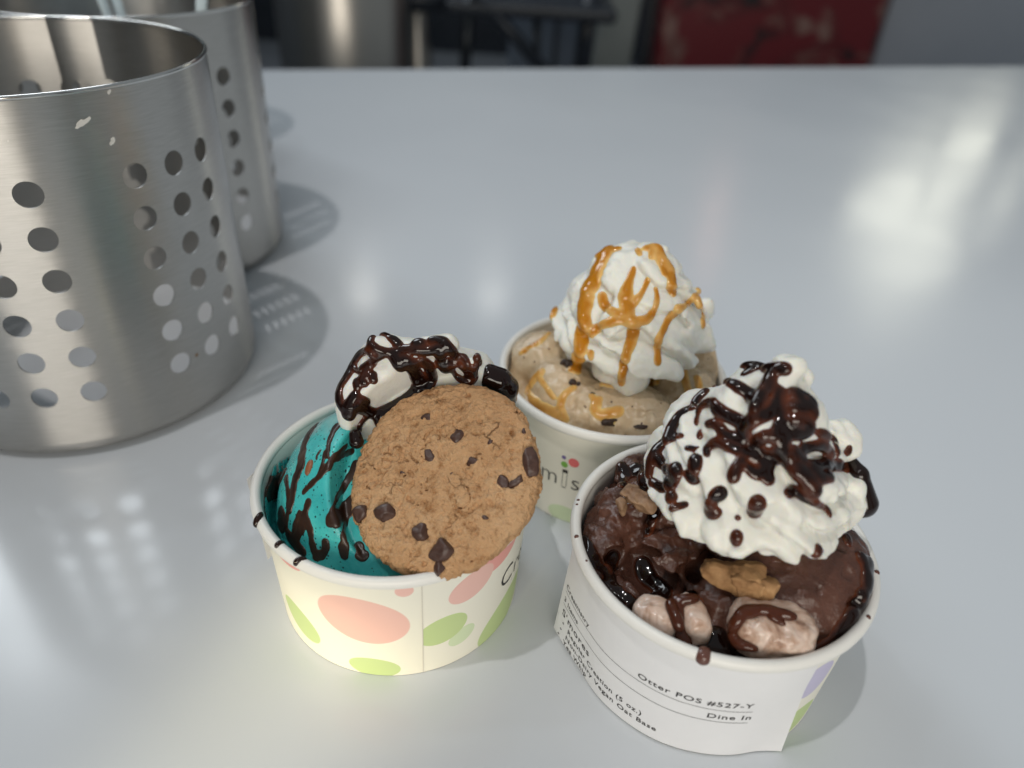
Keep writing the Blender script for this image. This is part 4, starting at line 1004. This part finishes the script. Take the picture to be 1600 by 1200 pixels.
for i, (px, py, w_, h_, rot, dep) in enumerate(((714, 681, 34, 17, 62, .1), (670, 710, 22, 15, -60, .1), (738, 720, 30, 16, -12, .1), (705, 740, 13, 8, 0, 0), (666, 651, 18, 12, 0, 0), (765, 690, 12, 7, 60, 0), (604, 800, 36, 24, -10, .6),
        (563, 803, 26, 22, 20, .8), (657, 829, 24, 26, 0, .5), (690, 857, 40, 30, 20, .6), (785, 752, 26, 14, -50, .4), (805, 752, 30, 12, 40, .2), (829, 722, 20, 46, 10, 1.0), (628, 738, 12, 10, 0, 0), (817, 676, 10, 16, 10, 0), (757, 809, 10, 8, 0, 0), (686, 886, 16, 24, 0, .6))):
    h_r = hit([BCK], px, py)
    if h_r is None:
        for k in range(1, 14):
            h_r = hit([BCK], px - k * (1 if px > 692 else -1), py)
            if h_r: break
    d_ = (h_r[0] - CO).dot(_F); s = d_ / FPX * 1000 / 2 * 1.3
    o = link('chocolate_chip', chunk_mesh('chocolate_chip', w_ * s, h_ * s, min(w_, h_) * s * .9, 100 + i, rough=.12), M_CHIP)
    up = CN; a_ = math.radians(rot); ax = (CR * math.cos(a_) + CU * math.sin(a_)); ax = (ax - up * ax.dot(up)).normalized()
    Mx = Matrix((ax, up.cross(ax), up)).transposed().to_4x4(); Mx.translation = h_r[0] - CN * (min(w_, h_) * s * .0005 * (1 - dep))
    attach(o, ck, CKM, Mx)

# --- bits and pieces in the cups
def marsh(name, n, px, py, z, a, bb, c, rot, seed, m, label, cat, cuts=0, rough=.5, tilt=0.):
    m_ = max(a, bb, c) + 2; F = Field((-m_,) * 3, (m_,) * 3, .4, 5); x, y, z_ = F.grid()
    p = 2.8 if not cuts else 6.
    d = ((np.abs(x / a) ** p + np.abs(y / bb) ** p + np.abs(z_ / c) ** p) ** (1 / p) - 1) * min(a, bb, c); F.a = d.astype(np.float32)
    rg = np.random.default_rng(seed)
    for i in range(cuts):
        v = rg.normal(size=3); v /= np.linalg.norm(v); s = np.sqrt((v[0] * a) ** 2 + (v[1] * bb) ** 2 + (v[2] * c) ** 2) * rg.uniform(.6, .9); F.a = smax(F.a, (x * v[0] + y * v[1] + z_ * v[2] - s).astype(np.float32), .3)
    F.near(lambda x, y, z: rough * fbm(x, y, z, 4, 3, seed) + rough * .5 * np.abs(vnoise(x / 2.2, y / 1.6, z / 3, seed + 3)), 3)
    P, Q = F.polys(); o = link(name, quads_mesh(name, P, orient(P, Q)), m, None, CUP[n] + Vector(L(n, px, py, z) / 1000)); o.rotation_euler = (tilt, 0, math.radians(rot))
    tag(o, label, cat); return o, P, Q
m, nt, b = mat('chocolate_stained_marshmallow')
nn = noise(nt, 90, 5, .65, 1.5); nt.links.new(ramp(nt, nn, [(.30, (.20, .085, .05)), (.40, (.50, .33, .24)), (.54, (.70, .55, .46))]), b.inputs['Base Color'])
setp(b, rough=.33, sss=.3, rad=(.002, .0012, .0009), coat=.3, coatr=.15); bump(nt, b, noise(nt, 300, 4, .6), .35, .0005); M_MARSH = m
ml, P, Q = marsh('marshmallow', 2, 1205, 985, 46.5, 11.6, 8.2, 7.6, -12, 7, M_MARSH, 'large pale marshmallow stained with chocolate at the front rim', 'marshmallow', rough=.45)
mtx = Matrix.Translation(ml.location) @ ml.rotation_euler.to_matrix().to_4x4()
Pw = np.array([(mtx @ Vector(v / 1000))[:] for v in P]); BM = BVHTree.FromPolygons([tuple(v) for v in Pw], [tuple(map(int, q)) for q in Q])
FSM = Field(lo2, hi2, .36); sauce_field(FSM, 2, [BM], [[(1150, 980, 8), (1163, 962, 9), (1190, 956, 8), (1215, 961, 7), (1240, 966, 5)], [(1148, 992, 7), (1160, 1005, 7), (1182, 1012, 4)], [(1205, 966, 5), (1225, 976, 3)]], zz(0, 0, 1), 1, .8, .72); FSM.blur(1)
P, Q = FSM.polys(); o = link('chocolate_smear', quads_mesh('chocolate_smear', P, orient(P, Q), {'thick': np.full(len(P), .35)}), M_CHOC); attach(o, ml, mtx, Matrix.Translation(CUP[2]))
def smear(ml, P, Q, strands, n=2):
    mtx = Matrix.Translation(ml.location) @ ml.rotation_euler.to_matrix().to_4x4()
    Pw = np.array([(mtx @ Vector(v / 1000))[:] for v in P]); bv = BVHTree.FromPolygons([tuple(v) for v in Pw], [tuple(map(int, q)) for q in Q])
    F = Field(lo2, hi2, .36); sauce_field(F, n, [bv], strands, zz(0, 0, 1), 1, .8, .72); F.blur(1)
    P, Q = F.polys()
    if len(P): attach(link('chocolate_smear', quads_mesh('chocolate_smear', P, orient(P, Q), {'thick': np.full(len(P), .45)}), M_CHOC), ml, mtx, Matrix.Translation(CUP[n]))
o, P, Q = marsh('marshmallow', 2, 1026, 966, 44.0, 7.0, 5.0, 5.0, -40, 17, M_MARSH, 'small greyish marshmallow against the front left rim', 'marshmallow', rough=.4)
smear(o, P, Q, [[(1046, 948, 8), (1052, 965, 8), (1056, 980, 8)]])
o, P, Q = marsh('marshmallow', 2, 1080, 966, 45.5, 7.2, 4.0, 5.0, -72, 27, M_MARSH, 'small marshmallow half under sauce, middle of the three', 'marshmallow', rough=.4)
smear(o, P, Q, [[(1062, 940, 9), (1064, 960, 9), (1068, 985, 9), (1076, 1002, 8)], [(1070, 940, 8), (1085, 938, 6)]])
M_GRAHAM = grained('graham_cracker', (.30, .15, .06), (.50, .29, .13), 160, .75, .9, .0010)
marsh('graham_cracker_piece', 2, 1150, 900, 53.5, 8.5, 5.0, 5.0, -28, 37, M_GRAHAM, 'golden brown cracker chunk stuck in the front of the chocolate scoop', 'cracker', cuts=7, rough=.7)
marsh('graham_cracker_piece', 2, 1185, 915, 54.0, 8.5, 5.0, 4.5, -8, 47, M_GRAHAM, 'brown cracker chunk half sunk beside the golden one', 'cracker', cuts=7, rough=.7)
M_GRAH2 = grained('soaked_cracker', (.16, .08, .04), (.38, .24, .14), 200, .6, .9, .0010)
marsh('graham_cracker_piece', 2, 1000, 778, 55.5, 7.0, 3.2, 2.4, -42, 57, M_GRAH2, 'thin crumbly cracker flake on top of the rough chocolate ice cream', 'cracker', cuts=8, rough=.8, tilt=.3)
marsh('graham_cracker_piece', 2, 972, 792, 53.5, 3.0, 2.0, 2.0, 30, 67, M_GRAH2, 'tiny cracker crumb left of the thin crumbly flake', 'cracker', cuts=8, rough=.6)
M_BROWNIE = grained('brownie_bit', (.018, .009, .006), (.05, .026, .018), 200, .5, .6, .0008)
for i, (px, py, w_, h_, rot) in enumerate(((955, 660, 40, 16, 15), (888, 570, 18, 26, 70), (893, 598, 16, 12, 30), (1018, 578, 22, 12, 0), (1038, 578, 14, 8, 0), (905, 600, 10, 8, 0), (970, 585, 16, 8, -30), (925, 615, 12, 7, 0), (1000, 667, 26, 8, 10))):
    hr = hit([B3], px, py)
    if hr is None: continue
    s = (hr[0] - CO).dot(_F) / FPX * 1000 / 2
    o = link('brownie_bit', chunk_mesh('brownie_bit', w_ * s, h_ * s, min(w_, h_) * s, 300 + i, rough=.3, h=.3), M_BROWNIE, SC3, hr[0] - CUP[3]); o.rotation_euler = (0, 0, math.radians(rot))
# --- drips and specks on the rims
cupb = {}
def rim_bvh(n):
    V = []; Fc = []; pr = torus_rim(RR - .0017, HR - .0021, .0017) ; k = len(pr); sg = 160
    for i in range(sg):
        a = 2 * math.pi * i / sg
        for (r, z) in pr: V.append((CUP[n].x + r * math.cos(a), CUP[n].y + r * math.sin(a), z))
    for i in range(sg):
        j = (i + 1) % sg
        for q in range(k): Fc.append((i * k + q, j * k + q, j * k + (q + 1) % k, i * k + (q + 1) % k))
    return BVHTree.FromPolygons(V, Fc)
RB1, RB2 = rim_bvh(1), rim_bvh(2)
def drip(n, bv, strands, conv, scale, label, m=M_CHOC, group=None, sink=.35):
    F = Field((-48, -48, 40), (48, 48, 54), .3, 5); sauce_field(F, n, [bv], strands, conv, scale, .5, sink, jit=.06); F.blur(1)
    P, Q = F.polys()
    if not len(P): return
    o = link('sauce_drip', quads_mesh('sauce_drip', P, orient(P - P.mean(0), Q), {'thick': np.full(len(P), .75)}), m, None, CUP[n]); tag(o, label, 'sauce drip', group)
M_MILKY = simple('melted_chocolate_ice_cream', (.12, .05, .038), .2)
z10 = zz(380, 740, 6.667)
drip(1, RB1, [[(190, 415, 18), (165, 445, 26), (140, 490, 30), (130, 540, 30), (132, 570, 20)]], z10, 6.667, 'longest chocolate drip running over the left rim of the teal cup')
drip(1, RB1, [[(430, 720, 14), (390, 715, 18), (360, 735, 22), (345, 755, 18)]], z10, 6.667, 'short chocolate drip on the rim, middle of the three on the teal cup')
drip(1, RB1, [[(650, 888, 14), (600, 885, 18), (560, 910, 24), (540, 940, 22)]], z10, 6.667, 'chocolate drip nearest the cookie on the front rim of the teal cup')
drip(2, RB2, [[(1100, 1020, 12), (1101, 1021, 12)]], zz(0, 0, 1), 1, 'round milky chocolate dot on the front rim of the labelled cup', M_MILKY, sink=.75)
for (px, py, r, lb_) in ((1371, 880, 3.2, 'upper'), (1371, 894, 4, 'lower')):
    drip(2, RB2, [[(px, py, r), (px + 1, py, r)]], zz(0, 0, 1), 1, lb_ + ' brown speck of the pair on the right rim of the labelled cup', M_MILKY, sink=.6)
drip(2, RB2, [[(1357, 963, 3.5), (1357, 964, 3.5)]], zz(0, 0, 1), 1, 'small brown speck on the right front rim of the labelled cup', M_MILKY, sink=.6)
for (px, py, r, lb_) in ((903, 781, 2.2, 'highest'), (901, 788, 2.0, 'second'), (900, 838, 3.2, 'third'), (916, 876, 2.0, 'lowest')):
    drip(2, RB2, [[(px, py, r), (px + 1, py, r)]], zz(0, 0, 1), 1, lb_ + ' of the tiny brown specks down the left rim of the labelled cup', M_MILKY, sink=.6)
drip(2, RB2, [[(1158, 1025, 3), (1160, 1025, 3)]], zz(0, 0, 1), 1, 'faint brown speck on the front rim below the large marshmallow', sink=.6)
# crumbs under the cookie
for i, (px, py, r, lb_) in enumerate(((694, 893, 5, 'largest'), (702, 897, 3, 'rightmost'), (684, 899, 4, 'lowest'), (676, 893, 3.5, 'leftmost'), (700, 889, 4, 'topmost'))):
    hr = hit([RB1], px, py)
    if hr is None: continue
    o = link('cookie_crumb', chunk_mesh('cookie_crumb', r * .12, r * .1, r * .1, 500 + i, h=.12, rough=.1), M_CHIP, None, hr[0] + hr[1] * .0002)
    tag(o, lb_ + ' of the dark chocolate crumbs on the rim right under the cookie', 'crumb', 'crumbs on the rim under the cookie')
